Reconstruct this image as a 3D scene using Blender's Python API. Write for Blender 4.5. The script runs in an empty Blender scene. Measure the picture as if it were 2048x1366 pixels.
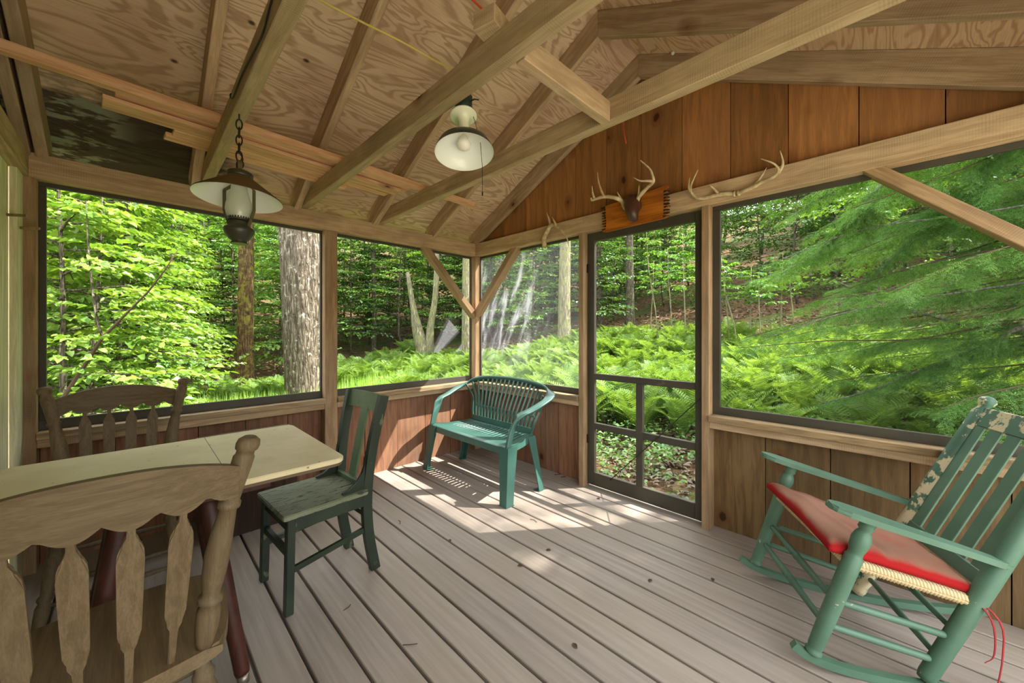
import bpy, bmesh, math, random
import numpy as np
from mathutils import Vector as V, Matrix, Quaternion
R = math.radians
rnd = random.Random(7)
SC = bpy.context.scene
COL = SC.collection

# ------------------------------------------------------------------ materials
def lin(c):
    if isinstance(c, str):
        c = [int(c[i:i + 2], 16) / 255 for i in (0, 2, 4)]
    return tuple((x / 12.92 if x <= .04045 else ((x + .055) / 1.055) ** 2.4) for x in c) + (1,)

class NT:
    def __init__(s, name):
        s.m = bpy.data.materials.new(name); s.m.use_nodes = True
        s.t = s.m.node_tree; s.t.nodes.clear()
        s.out = s.t.nodes.new('ShaderNodeOutputMaterial')
        s.b = s.n('ShaderNodeBsdfPrincipled')
        s.l(s.b.outputs[0], s.out.inputs[0])
    def n(s, ty, ins=None, **kw):
        nd = s.t.nodes.new(ty)
        for k, v in kw.items(): setattr(nd, k, v)
        for k, v in (ins or {}).items(): s.put(nd.inputs[k], v)
        return nd
    def put(s, sock, v):
        if isinstance(v, bpy.types.NodeSocket): s.l(v, sock)
        else: sock.default_value = v
    def l(s, a, b): s.t.links.new(a, b)
    def math(s, op, a, b=None, c=None, clamp=False):
        nd = s.n('ShaderNodeMath', operation=op, use_clamp=clamp)
        s.put(nd.inputs[0], a)
        if b is not None: s.put(nd.inputs[1], b)
        if c is not None: s.put(nd.inputs[2], c)
        return nd.outputs[0]
    def vmath(s, op, a, b):
        nd = s.n('ShaderNodeVectorMath', operation=op); s.put(nd.inputs[0], a); s.put(nd.inputs[1], b)
        return nd.outputs[0]
    def mix(s, f, a, b, blend='MIX'):
        nd = s.n('ShaderNodeMix', data_type='RGBA', blend_type=blend)
        s.put(nd.inputs[0], f); s.put(nd.inputs[6], a); s.put(nd.inputs[7], b)
        return nd.outputs[2]
    def ramp(s, f, lo, hi):
        nd = s.n('ShaderNodeMapRange', interpolation_type='SMOOTHSTEP')
        s.put(nd.inputs[0], f); nd.inputs[1].default_value = lo; nd.inputs[2].default_value = hi
        return nd.outputs[0]
    def noise(s, vec, scale, detail=4, rough=.55, dist=0.):
        nd = s.n('ShaderNodeTexNoise')
        s.put(nd.inputs['Vector'], vec); nd.inputs['Scale'].default_value = scale
        nd.inputs['Detail'].default_value = detail; nd.inputs['Roughness'].default_value = rough
        nd.inputs['Distortion'].default_value = dist
        return nd.outputs[0]
    def voro(s, vec, scale, rnd_=1.):
        nd = s.n('ShaderNodeTexVoronoi'); s.put(nd.inputs['Vector'], vec); nd.inputs['Scale'].default_value = scale
        nd.inputs['Randomness'].default_value = rnd_
        return nd
    def obj(s): return s.n('ShaderNodeTexCoord').outputs['Object']
    def rand(s):
        i = s.n('ShaderNodeNewGeometry').outputs['Random Per Island']
        o = s.n('ShaderNodeObjectInfo').outputs['Random']
        return s.math('FRACT', s.math('ADD', i, o))
    def scale(s, vec, sc): return s.vmath('MULTIPLY', vec, tuple(sc))
    def bump(s, h, strength=.3, dist=.002):
        nd = s.n('ShaderNodeBump'); nd.inputs['Strength'].default_value = strength; nd.inputs['Distance'].default_value = dist
        s.l(h, nd.inputs['Height']); s.l(nd.outputs[0], s.b.inputs['Normal'])
    def col(s, c): s.put(s.b.inputs['Base Color'], c)
    def set(s, **kw):
        for k, v in kw.items(): s.put(s.b.inputs[k.replace('_', ' ')], v)

def flat(name, c, rough=.6, metal=0., **kw):
    t = NT(name); t.col(lin(c)); t.set(Roughness=rough, Metallic=metal, **kw)
    return t.m

def axsc(axis, along, cross):
    v = [cross] * 3; v['XYZ'.index(axis)] = along; return v

def wood(name, c1, c2, axis='X', knot=0., rough=.75, bump=.35, var=.3, saw=0., gs=1., c3=None, streak=.5, weather=None):
    """grain along one local axis, each board its own tone"""
    t = NT(name)
    r = t.rand()
    off = t.n('ShaderNodeCombineXYZ', {0: t.math('MULTIPLY', r, 37.), 1: t.math('MULTIPLY', r, 61.), 2: t.math('MULTIPLY', r, 23.)}).outputs[0]
    p = t.vmath('ADD', t.obj(), off)
    g = t.noise(t.scale(p, axsc(axis, 1.2 * gs, 14 * gs)), 2.2, 5, .6, .6)
    fine = t.noise(t.scale(p, axsc(axis, 5, 160)), 2., 3, .7)
    big = t.noise(t.scale(p, axsc(axis, .8, 2.5)), 1.3, 3)
    c = t.mix(t.ramp(g, .34, .64), lin(c2), lin(c1))
    c = t.mix(t.math('MULTIPLY', t.ramp(big, .42, .7), streak), c, lin(c3 or c2))
    fm = t.math('MULTIPLY_ADD', fine, .7, .65)
    if saw:
        sw = t.n('ShaderNodeTexWave', {'Vector': t.scale(p, axsc(axis, 1., .12)), 'Scale': 34., 'Distortion': 2.5, 'Detail': 2.}, bands_direction=axis).outputs[1]
        sp = t.ramp(t.noise(p, 9., 3), .35, .7)
        fm = t.math('MULTIPLY', fm, t.math('SUBTRACT', 1., t.math('MULTIPLY', t.math('MULTIPLY', sw, sp), saw)))
    tone = t.math('MULTIPLY_ADD', t.math('FRACT', t.math('MULTIPLY', r, 7.31)), 2 * var, 1 - var)
    fm = t.math('MULTIPLY', fm, tone)
    cc = t.n('ShaderNodeCombineXYZ', {0: fm, 1: fm, 2: fm}).outputs[0]
    c = t.mix(1., c, cc, 'MULTIPLY')
    if weather:
        w = t.ramp(t.noise(t.scale(p, axsc(axis, .7, 4.)), 1.6, 4), .46, .68)
        c = t.mix(t.math('MULTIPLY', w, .75), c, lin(weather))
    if knot:
        kp = t.scale(t.vmath('ADD', p, t.scale(t.n('ShaderNodeTexNoise', {'Vector': p, 'Scale': 9.}).outputs[1], (.04, .04, .04))), axsc(axis, 2.0, 3.1))
        vo = t.voro(kp, 1.35)
        pick = t.math('GREATER_THAN', t.n('ShaderNodeSeparateColor', {0: vo.outputs['Color']}).outputs[0], 1 - knot)
        d = vo.outputs['Distance']
        k1 = t.math('MULTIPLY', t.math('SUBTRACT', 1., t.ramp(d, .10, .26)), pick)
        k2 = t.math('MULTIPLY', t.math('SUBTRACT', 1., t.ramp(d, .06, .11)), pick)
        c = t.mix(t.math('MULTIPLY', k1, .55), c, lin('6a3c1c'))
        c = t.mix(t.math('MULTIPLY', k2, .85), c, lin('2a1710'))
    t.col(c); t.set(Roughness=rough)
    t.b.inputs['Specular IOR Level'].default_value = .25
    if bump: t.bump(t.math('ADD', fine, t.math('MULTIPLY', g, .5)), bump, .0025)
    return t.m

def plywood(name, c1, c2, tint, stain=False):
    t = NT(name)
    o = t.obj()
    r = t.rand()
    p = t.vmath('ADD', o, t.n('ShaderNodeCombineXYZ', {0: t.math('MULTIPLY', r, 31.), 1: t.math('MULTIPLY', r, 47.), 2: 0.}).outputs[0])
    h = t.noise(t.scale(p, (4.2, .8, 1)), 1.15, 3., .45, .8)
    w = t.math('FRACT', t.math('MULTIPLY', h, 17.))
    line = t.math('SUBTRACT', 1., t.ramp(t.math('ABSOLUTE', t.math('SUBTRACT', w, .5)), .06, .3))
    big = t.noise(p, 1.1, 3)
    c = t.mix(t.ramp(big, .4, .62), lin(c1), lin(tint))
    c = t.mix(t.math('MULTIPLY', line, .62), c, lin(c2))
    fine = t.noise(t.scale(p, (90, 4, 1)), 2., 3)
    fm = t.math('MULTIPLY_ADD', fine, .5, .75)
    c = t.mix(1., c, t.n('ShaderNodeCombineXYZ', {0: fm, 1: fm, 2: fm}).outputs[0], 'MULTIPLY')
    # small knots and old nail stains
    vo = t.voro(t.scale(p, (1.25, .8, 1)), 4.6)
    pick = t.math('GREATER_THAN', t.n('ShaderNodeSeparateColor', {0: vo.outputs['Color']}).outputs[1], .62)
    k = t.math('MULTIPLY', t.math('SUBTRACT', 1., t.ramp(vo.outputs['Distance'], .03, .085)), pick)
    c = t.mix(t.math('MULTIPLY', k, .9), c, lin('33201a'))
    if stain:
        sx = t.n('ShaderNodeSeparateXYZ', {0: o})
        dx = t.math('DIVIDE', t.math('SUBTRACT', sx.outputs[0], .0), .36)
        dy = t.math('DIVIDE', t.math('SUBTRACT', sx.outputs[1], -2.62), .62)
        d = t.math('SQRT', t.math('ADD', t.math('MULTIPLY', dx, dx), t.math('MULTIPLY', dy, dy)))
        d = t.math('ADD', d, t.math('MULTIPLY', t.math('SUBTRACT', t.noise(t.scale(o, (2.2, 1, 1)), 6., 5, .65), .5), 1.1))
        s = t.math('SUBTRACT', 1., t.ramp(d, .62, 1.02))
        c = t.mix(t.math('MULTIPLY', s, .9), c, lin('17140f'))
        s2 = t.math('MULTIPLY', s, t.math('SUBTRACT', 1., t.ramp(sx.outputs[1], -2.74, -2.55)))
        wsp = t.math('MULTIPLY', s2, t.ramp(t.noise(t.scale(o, (5.5, 1.6, 1)), 3.2, 4, .6), .48, .56))
        c = t.mix(t.math('MULTIPLY', wsp, .75), c, lin('8f9479'))
    t.col(c); t.set(Roughness=.8); t.b.inputs['Specular IOR Level'].default_value = .2
    t.bump(fine, .2, .001)
    return t.m

def paint(name, base, worn=None, amount=.3, scale=9., base2=None, rough=.5, stretch=(1, 1, 1), spec=.4, fine=.0):
    t = NT(name)
    o = t.vmath('ADD', t.obj(), t.n('ShaderNodeCombineXYZ', {0: t.math('MULTIPLY', t.rand(), 9.)}).outputs[0])
    c = t.mix(t.ramp(t.noise(o, 5., 4), .35, .7), lin(base), lin(base2 or base))
    if worn:
        nz = t.noise(t.scale(o, stretch), scale, 7, .68)
        hi = .72 - .4 * amount
        c = t.mix(t.ramp(nz, hi, hi + .035), c, lin(worn))
        t.bump(nz, .25, .0015)
    t.col(c); t.set(Roughness=rough); t.b.inputs['Specular IOR Level'].default_value = spec
    return t.m

def leafmat(name, c1, c2, trans=.45, c3=None, rough=.45, gloss=.06):
    t = NT(name); t.t.nodes.remove(t.b)
    r = t.n('ShaderNodeNewGeometry').outputs['Random Per Island']
    o = t.n('ShaderNodeObjectInfo').outputs['Random']
    c = t.mix(r, lin(c1), lin(c2))
    if c3: c = t.mix(t.math('MULTIPLY', o, .8), c, lin(c3))
    d = t.n('ShaderNodeBsdfDiffuse', {'Color': c})
    tr = t.n('ShaderNodeBsdfTranslucent', {'Color': t.mix(1., c, (1.25, 1.2, .55, 1), 'MULTIPLY')})
    gl = t.n('ShaderNodeBsdfGlossy', {'Color': (.75, .8, .85, 1), 'Roughness': rough})
    m1 = t.n('ShaderNodeMixShader', {0: trans, 1: d.outputs[0], 2: tr.outputs[0]})
    m2 = t.n('ShaderNodeMixShader', {0: gloss, 1: m1.outputs[0], 2: gl.outputs[0]})
    t.l(m2.outputs[0], t.out.inputs[0])
    return t.m

def bark(name, c1, c2, moss=None, sc=1., lichen=None):
    t = NT(name); o = t.obj()
    p = t.scale(o, (1, 1, .16))
    n1 = t.noise(p, 26 * sc, 6, .65, .5); n2 = t.noise(o, 5 * sc, 4)
    vo = t.n('ShaderNodeTexVoronoi', {'Vector': t.vmath('ADD', p, t.scale(t.n('ShaderNodeTexNoise', {'Vector': o, 'Scale': 12.}).outputs[1], (.03, .03, .03))), 'Scale': 17. * sc}, feature='DISTANCE_TO_EDGE')
    fur = t.ramp(vo.outputs[0], .0, .22)
    c = t.mix(t.ramp(n1, .35, .68), lin(c2), lin(c1))
    c = t.mix(t.math('SUBTRACT', 1., fur), c, t.mix(.6, c, lin(c2)))
    if moss: c = t.mix(t.math('MULTIPLY', t.ramp(n2, .48, .62), .75), c, lin(moss))
    if lichen: c = t.mix(t.math('MULTIPLY', t.ramp(t.noise(o, 9 * sc, 5, .6), .58, .66), .7), c, lin(lichen))
    t.col(c); t.set(Roughness=.9); t.b.inputs['Specular IOR Level'].default_value = .1
    t.bump(t.math('ADD', fur, n1), .8, .02)
    return t.m

M = {}
M['lumber'] = wood('rough_lumber', 'c2a684', 'a48868', saw=.2, var=.2, knot=.22, c3='a08a6c', streak=.6)
M['joist'] = wood('joist_lumber', 'b59c7a', '9a8261', saw=.24, var=.12, knot=.3, c3='a5906c', streak=.5)
M['post'] = wood('post_lumber', 'aa8d6a', '907354', saw=.2, var=.16, knot=.2, c3='94806a', streak=.5)
M['gable'] = wood('gable_pine', 'a06c3c', '855a30', axis='Z', knot=.8, var=.2, c3='8a5f3a', streak=.6, bump=.2)
M['dado'] = wood('dado_pine', '94694b', '755140', axis='Z', knot=.55, var=.2, c3='7a6250', streak=.7, bump=.25)
M['dado_right'] = wood('dado_pine_olive', '78603f', '604a30', axis='Z', knot=.7, var=.18, c3='655038', streak=.7, bump=.25)
M['sill'] = wood('sill_wood', 'a98f6a', '7c6547', axis='X', var=.12, knot=.12, c3='8e8878', streak=.6)
M['board'] = wood('stored_board', 'd0a071', 'a5713f', axis='Y', var=.22, knot=.3, c3='b98c62', bump=.15)
M['housewall'] = wood('house_wall_board', 'e0dbb8', 'c4be9a', axis='Z', var=.14, knot=.15, c3='cfcda8', streak=.8)
M['oak'] = wood('weathered_oak', '73624a', '61513b', axis='Z', var=.06, c3='6a5d48', gs=2.2, bump=.15, rough=.6)
M['oakY'] = wood('weathered_oak_across', '73624a', '61513b', axis='Y', var=.06, c3='6a5d48', gs=2.2, bump=.15, rough=.6)
M['oakseat'] = wood('dusty_oak_seat', '776549', '67563f', axis='X', var=.05, c3='85765f', gs=1.2, bump=.15, rough=.75)
M['ply_left'] = plywood('roof_plywood', 'd2b898', '98795c', 'c0a084', True)
M['ply_right'] = plywood('roof_plywood_pale', 'dcbc9a', 'ac8060', 'd4b294')
M['dark'] = flat('dark_gap', '1c1611', .9)
M['frame'] = paint('olive_frame_paint', '3f3b31', '5f5848', .16, 14, '494438', .55)
M['deadfoam'] = flat('wasp_nest_paper', 'd8d2c0', .9)

def floor_mat():
    t = NT('painted_deck_boards'); r = t.rand(); o = t.obj()
    p = t.vmath('ADD', o, t.n('ShaderNodeCombineXYZ', {0: t.math('MULTIPLY', r, 40.), 1: t.math('MULTIPLY', r, 13.)}).outputs[0])
    g = t.noise(t.scale(p, (1.2, 26, 1)), 1.6, 4)
    big = t.noise(o, 1.6, 4)
    c = t.mix(t.ramp(g, .3, .7), lin('8f837a'), lin('a1958b'))
    c = t.mix(t.math('MULTIPLY', t.ramp(big, .42, .68), .6), c, lin('97897a'))
    sp = t.ramp(t.noise(o, 60, 3, .7), .66, .74)
    c = t.mix(t.math('MULTIPLY', sp, .35), c, lin('6f6454'))
    tone = t.math('MULTIPLY_ADD', r, .14, .93)
    c = t.mix(1., c, t.n('ShaderNodeCombineXYZ', {0: tone, 1: tone, 2: tone}).outputs[0], 'MULTIPLY')
    t.col(c); t.set(Roughness=.55); t.b.inputs['Specular IOR Level'].default_value = .3
    t.bump(g, .1, .001)
    return t.m
M['floor'] = floor_mat()

def speckled(name, c1, c2, spot):
    t = NT(name); o = t.obj()
    c = t.mix(t.ramp(t.noise(o, 3., 4), .35, .65), lin(c1), lin(c2))
    n = t.math('MAXIMUM', t.ramp(t.noise(o, 85, 2, .8), .69, .75), t.ramp(t.noise(o, 38, 1, .5), .74, .77))
    c = t.mix(t.math('MULTIPLY', n, .8), c, lin(spot))
    t.col(c); t.set(Roughness=.5)
    return t.m
M['laminate'] = speckled('cream_laminate', 'd8caa2', 'c9bb8e', '6b5c3c')
M['table_edge'] = flat('table_edge_band', '5d4a33', .6)
M['redleg'] = wood('red_brown_leg', '4d2a20', '3a2018', axis='Z', var=.1, rough=.45, bump=.05)
M['metal'] = flat('dull_metal_tip', '8d8578', .4, .8)
M['darkgreen'] = paint('dark_green_worn_paint', '202a20', '5a5d48', .26, 16, '2a3628', .45, (1, 1, .5))
M['greenseat'] = paint('worn_green_seat_paint', '6d7359', '363d30', .42, 40, '7d806a', .6, (.35, 1.6, 1))
M['greencrest'] = paint('soft_green_paint', '52694a', '35422f', .22, 40, '647a58', .5, (1, .5, .5))
M['plastic'] = paint('green_resin', '3a5f56', None, 0, 1, '42685e', .3, spec=.5)
M['rocker'] = paint('chipped_sage_paint', '4b6b58', 'c3b696', .13, 24, '577763', .45, (1, 1, 1))
M['rocker_chip'] = paint('heavily_chipped_sage_paint', '446653', 'c9bb98', .56, 11, '50705e', .5, (1, 1, .8))
M['weave'] = flat('rush_weave', 'c9b48c', .8)
def cushion_mat():
    t = NT('faded_red_cloth'); o = t.obj()
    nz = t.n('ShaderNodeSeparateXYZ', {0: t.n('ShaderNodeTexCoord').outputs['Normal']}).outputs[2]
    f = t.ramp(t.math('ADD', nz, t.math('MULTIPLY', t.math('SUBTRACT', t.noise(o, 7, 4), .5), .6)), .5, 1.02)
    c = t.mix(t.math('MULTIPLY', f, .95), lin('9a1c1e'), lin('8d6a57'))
    t.col(c); t.set(Roughness=.9); t.b.inputs['Specular IOR Level'].default_value = .15
    t.bump(t.noise(o, 220, 2), .15, .0008)
    return t.m
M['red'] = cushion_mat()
M['ribbon'] = flat('red_tie_ribbon', '86141a', .8)
M['boxbrown'] = wood('dark_brown_box', '4b382c', '35271f', axis='Z', var=.1, knot=.1, bump=.1)
M['pale'] = flat('pale_lid_paint', 'c9c2b2', .6)
M['brass'] = paint('tarnished_brass', '54492b', '332e20', .3, 14, '5e5334', .42)
M['brass_dark'] = paint('dark_green_brass', '34342a', '24241d', .3, 10, '403f32', .38)
M['iron'] = flat('rusty_iron', '2b211a', .7, .3)
M['enamel'] = flat('white_enamel', 'e9ebe4', .25)
M['shadetop'] = flat('bronze_shade_top', '5a4526', .45, .2)
M['greentop'] = flat('dark_green_enamel', '27362d', .3)
M['porcelain'] = flat('cream_porcelain', 'dcdcc2', .25)
M['bulb'] = flat('frosted_bulb', 'e8e2d8', .3)
def frosted():
    t = NT('frosted_glass'); t.t.nodes.remove(t.b)
    d = t.n('ShaderNodeBsdfDiffuse', {'Color': lin('e6e8dc')}); tr = t.n('ShaderNodeBsdfTranslucent', {'Color': lin('eef0e2')})
    g = t.n('ShaderNodeBsdfGlossy', {'Color': (1, 1, 1, 1), 'Roughness': .3})
    a = t.n('ShaderNodeMixShader', {0: .5, 1: d.outputs[0], 2: tr.outputs[0]})
    b = t.n('ShaderNodeMixShader', {0: .07, 1: a.outputs[0], 2: g.outputs[0]}); t.l(b.outputs[0], t.out.inputs[0]); return t.m
M['frosted'] = frosted()
def antler_mat():
    t = NT('antler_bone'); o = t.obj()
    c = t.mix(t.ramp(t.noise(o, 22, 4), .35, .65), lin('d2c19c'), lin('a8916a'))
    t.col(c); t.set(Roughness=.55); return t.m
M['antler'] = antler_mat()
M['leather'] = flat('brown_leather', '4a2e22', .4)
M['plaque'] = wood('burnt_edge_plaque', 'c07426', '8a4a15', axis='X', knot=.7, var=.05, c3='9a5a20', rough=.4, bump=.1)
M['char'] = flat('charred_edge', '1f1712', .8)
M['yellow'] = flat('yellow_cable', 'c9b45e', .5)
M['orange'] = flat('orange_cable', 'cf4a2a', .5)
M['black'] = flat('black_cable', '1d1b18', .5)
M['twig'] = flat('dry_twig', '4a3826', .9)
M['greystick'] = bark('grey_branch_bark', '8a8580', '5d5853')
M['bark_old'] = bark('furrowed_grey_bark', '9a8d7c', '4a3f34', None, 1., 'b9b2a4')
M['bark_moss'] = bark('mossy_bark', '8a6d4d', '463626', '8b8336', 1.2)
M['bark_pale'] = bark('pale_snag_wood', 'a8a183', '6b6550', '8a8c58', 1.)
M['bark_thin'] = bark('thin_trunk_bark', '7d7565', '453d33', None, 1.5, '8f8b74')
M['leafA'] = leafmat('maple_leaf_bright', '557f28', '9fb855', .4, '6e9034')
M['leafB'] = leafmat('maple_leaf_mid', '4a7628', '84a846', .42, '5f8c3a')
M['leafC'] = leafmat('forest_leaf_deep', '33551f', '5d8234', .4, '3c5e26')
M['fern'] = leafmat('fern_frond', '537430', '8ea84e', .42, '6a8a3e', gloss=.015)
M['needle'] = leafmat('hemlock_needle', '38612a', '7da348', .35, '44702e', gloss=.02)
M['weed'] = leafmat('weed_leaf', '4c7f36', '82a858', .42)
M['grass'] = leafmat('grass_blade', '7fae3c', 'b9d867', .45)
M['litter'] = leafmat('dead_leaf', '5c4a3a', 'a08d78', .1)
def ground_mat():
    t = NT('forest_floor'); o = t.obj()
    n = t.noise(o, 6., 7, .7); n2 = t.noise(o, .55, 4); n3 = t.noise(o, 28., 5, .75)
    c = t.mix(t.ramp(n, .32, .68), lin('3c2c20'), lin('7c6149'))
    c = t.mix(t.math('MULTIPLY', t.ramp(n3, .55, .7), .6), c, lin('a58d76'))
    c = t.mix(t.math('MULTIPLY', t.ramp(n2, .45, .62), .7), c, lin('43602a'))
    t.col(c); t.set(Roughness=1.); t.b.inputs['Specular IOR Level'].default_value = .05
    t.bump(n, .6, .03)
    return t.m
M['ground'] = ground_mat()
M['clearing'] = flat('pale_bounce_clearing', 'd6d0bb', .95)
def screen_mat(name, a, c, streak=False):
    t = NT(name); t.t.nodes.remove(t.b)
    tr = t.n('ShaderNodeBsdfTransparent')
    d = t.n('ShaderNodeBsdfDiffuse', {'Color': lin(c)})
    if not streak:
        m = t.n('ShaderNodeMixShader', {0: a, 1: tr.outputs[0], 2: d.outputs[0]}); t.l(m.outputs[0], t.out.inputs[0]); return t.m
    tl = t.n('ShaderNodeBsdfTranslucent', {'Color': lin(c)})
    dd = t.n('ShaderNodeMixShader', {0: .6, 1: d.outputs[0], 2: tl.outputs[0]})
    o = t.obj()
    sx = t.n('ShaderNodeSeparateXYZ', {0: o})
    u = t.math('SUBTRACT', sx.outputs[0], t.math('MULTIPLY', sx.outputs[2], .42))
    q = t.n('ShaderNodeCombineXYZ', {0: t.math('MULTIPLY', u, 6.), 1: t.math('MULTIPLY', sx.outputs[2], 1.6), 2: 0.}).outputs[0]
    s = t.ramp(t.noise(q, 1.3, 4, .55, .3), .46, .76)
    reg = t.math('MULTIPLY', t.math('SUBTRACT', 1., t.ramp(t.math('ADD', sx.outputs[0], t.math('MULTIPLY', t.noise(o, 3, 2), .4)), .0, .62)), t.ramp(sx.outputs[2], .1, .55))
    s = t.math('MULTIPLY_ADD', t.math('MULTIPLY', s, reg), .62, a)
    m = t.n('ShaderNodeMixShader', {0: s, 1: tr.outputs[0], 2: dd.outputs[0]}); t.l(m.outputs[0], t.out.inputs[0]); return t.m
M['screen'] = screen_mat('insect_screen', .06, '6d7468')
M['film'] = screen_mat('dusty_glare_film', .05, 'e9e6f2', True)  # dusty film with whitish glare streaks painted into its colour
M['rag'] = screen_mat('cloudy_plastic_remnant', .22, 'c4c4ce')

# ------------------------------------------------------------------ mesh helpers
def box(bm, lo, hi, bev=0.):
    lo, hi = V(lo), V(hi)
    r = bmesh.ops.create_cube(bm, size=1, matrix=Matrix.Translation((lo + hi) / 2) @ Matrix.Diagonal((*(hi - lo), 1)))
    if bev:
        es = list({e for v in r['verts'] for e in v.link_edges})
        bmesh.ops.bevel(bm, geom=es, offset=bev, segments=1, affect='EDGES', clamp_overlap=True)

def frame_mat(p0, p1, up=(0, 0, 1)):
    x = (V(p1) - V(p0)).normalized(); z = V(up); z = z - x * z.dot(x)
    if z.length < 1e-5: z = V((0, 1, 0)) - x * x.y
    z.normalize(); y = z.cross(x)
    m = Matrix((x, y, z)).transposed().to_4x4()
    m.translation = (V(p0) + V(p1)) / 2
    return m

def bar(bm, p0, p1, w, h, up=(0, 0, 1), bev=0.):
    """box from p0 to p1, width w across, height h along up"""
    m = frame_mat(p0, p1, up); L = (V(p1) - V(p0)).length
    r = bmesh.ops.create_cube(bm, size=1, matrix=m @ Matrix.Diagonal((L, w, h, 1)))
    if bev:
        es = list({e for v in r['verts'] for e in v.link_edges})
        bmesh.ops.bevel(bm, geom=es, offset=bev, segments=1, affect='EDGES', clamp_overlap=True)

def spline(pts, n):
    """Catmull-Rom through pts (any dimension)"""
    P = [np.array(p, float) for p in pts]; P = [2 * P[0] - P[1]] + P + [2 * P[-1] - P[-2]]
    out = []
    for i in range(1, len(P) - 2):
        a, b, c, d = P[i - 1:i + 3]
        for k in range(n):
            t = k / n
            out.append(.5 * (2 * b + (c - a) * t + (2 * a - 5 * b + 4 * c - d) * t * t + (3 * b - a - 3 * c + d) * t ** 3))
    out.append(P[-2]); return out

def tube(bm, pts, rad, seg=8, cap=True, smooth=True, squash=None):
    """swept tube; rad a number or list; squash=(vector, factor) flattens"""
    pts = [V(p) for p in pts]; n = len(pts)
    if not hasattr(rad, '__len__'): rad = [rad] * n
    tan = [(pts[min(i + 1, n - 1)] - pts[max(i - 1, 0)]).normalized() for i in range(n)]
    a = V((0, 0, 1)) if abs(tan[0].z) < .9 else V((1, 0, 0))
    nrm = (a - tan[0] * a.dot(tan[0])).normalized()
    rings = []
    for i in range(n):
        nrm = (nrm - tan[i] * nrm.dot(tan[i])); nrm = nrm.normalized() if nrm.length > 1e-6 else tan[i].orthogonal().normalized()
        bi = tan[i].cross(nrm)
        ring = []
        for k in range(seg):
            an = 2 * math.pi * k / seg
            d = nrm * math.cos(an) + bi * math.sin(an)
            if squash: d = d - squash[0] * d.dot(squash[0]) * (1 - squash[1])
            ring.append(bm.verts.new(pts[i] + d * rad[i]))
        rings.append(ring)
    for i in range(n - 1):
        for k in range(seg):
            f = bm.faces.new((rings[i][k], rings[i][(k + 1) % seg], rings[i + 1][(k + 1) % seg], rings[i + 1][k])); f.smooth = smooth
    if cap:
        bm.faces.new(rings[0][::-1]); bm.faces.new(rings[-1])

def lathe(bm, p0, p1, prof, seg=14, cap=True):
    """prof: (t along p0->p1 in 0..1, radius)"""
    p0, p1 = V(p0), V(p1); d = p1 - p0
    tan = d.normalized(); nrm = tan.orthogonal().normalized(); bi = tan.cross(nrm)
    rings = []
    for t, r in prof:
        c = p0 + d * t
        rings.append([bm.verts.new(c + (nrm * math.cos(2 * math.pi * k / seg) + bi * math.sin(2 * math.pi * k / seg)) * max(r, 1e-4)) for k in range(seg)])
    for i in range(len(rings) - 1):
        for k in range(seg):
            f = bm.faces.new((rings[i][k], rings[i][(k + 1) % seg], rings[i + 1][(k + 1) % seg], rings[i + 1][k])); f.smooth = True
    if cap:
        bm.faces.new(rings[0][::-1]); bm.faces.new(rings[-1])

def prism(bm, outline, mat4, th, bev=0.):
    """outline of (x,y) in mat4's plane, thickness th centred on it"""
    a = [bm.verts.new(mat4 @ V((x, y, -th / 2))) for x, y in outline]
    b = [bm.verts.new(mat4 @ V((x, y, th / 2))) for x, y in outline]
    n = len(a)
    fs = [bm.faces.new(a[::-1]), bm.faces.new(b)]
    for i in range(n): fs.append(bm.faces.new((a[i], a[(i + 1) % n], b[(i + 1) % n], b[i])))
    if bev:
        es = list({e for f in fs[:2] for e in f.edges})
        bmesh.ops.bevel(bm, geom=es, offset=bev, segments=2, affect='EDGES', clamp_overlap=True)

def sweep(bm, path, prof, side):
    """sweep a closed profile of (a,b) along path; a along side(i), b along tan x side"""
    path = [V(p) for p in path]; n = len(path); rings = []
    for i in range(n):
        tan = (path[min(i + 1, n - 1)] - path[max(i - 1, 0)]).normalized()
        s = V(side[i]) if isinstance(side, list) else V(side)
        s = (s - tan * s.dot(tan)).normalized(); u = tan.cross(s)
        k = prof(i / (n - 1)) if callable(prof) else prof
        rings.append([bm.verts.new(path[i] + s * a + u * b) for a, b in k])
    m = len(rings[0])
    for i in range(n - 1):
        for k in range(m):
            f = bm.faces.new((rings[i][k], rings[i][(k + 1) % m], rings[i + 1][(k + 1) % m], rings[i + 1][k])); f.smooth = m > 4
    bm.faces.new(rings[0][::-1]); bm.faces.new(rings[-1])

def rrect(x0, y0, x1, y1, r, n=4):
    out = []
    for cx, cy, a in ((x1 - r, y1 - r, 0), (x0 + r, y1 - r, 90), (x0 + r, y0 + r, 180), (x1 - r, y0 + r, 270)):
        for k in range(n + 1):
            t = R(a + 90 * k / n); out.append((cx + r * math.cos(t), cy + r * math.sin(t)))
    return out

def obj(name, bm, mat, parent=None, label=None):
    if isinstance(bm, bmesh.types.BMesh):
        bmesh.ops.recalc_face_normals(bm, faces=bm.faces)
        me = bpy.data.meshes.new(name); bm.to_mesh(me); bm.free()
    else: me = bm
    for m in (mat if isinstance(mat, (list, tuple)) else [mat]):
        if m is not None: me.materials.append(M[m] if isinstance(m, str) else m)
    o = bpy.data.objects.new(name, me); COL.objects.link(o)
    if parent: o.parent = parent; KIDS.setdefault(parent.name, []).append(o)
    if label: o['label'] = label
    return o

KIDS = {}
def B(): return bmesh.new()
def part(name, mat, parent, fn, *a, **k):
    lab = k.pop('label', None); bm = B(); fn(bm, *a, **k); return obj(name, bm, mat, parent, lab)

def tag(o, label, cat, group=None, kind=None):
    o['label'] = label; o['category'] = cat
    if group: o['group'] = group
    if kind: o['kind'] = kind
    return o

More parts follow.
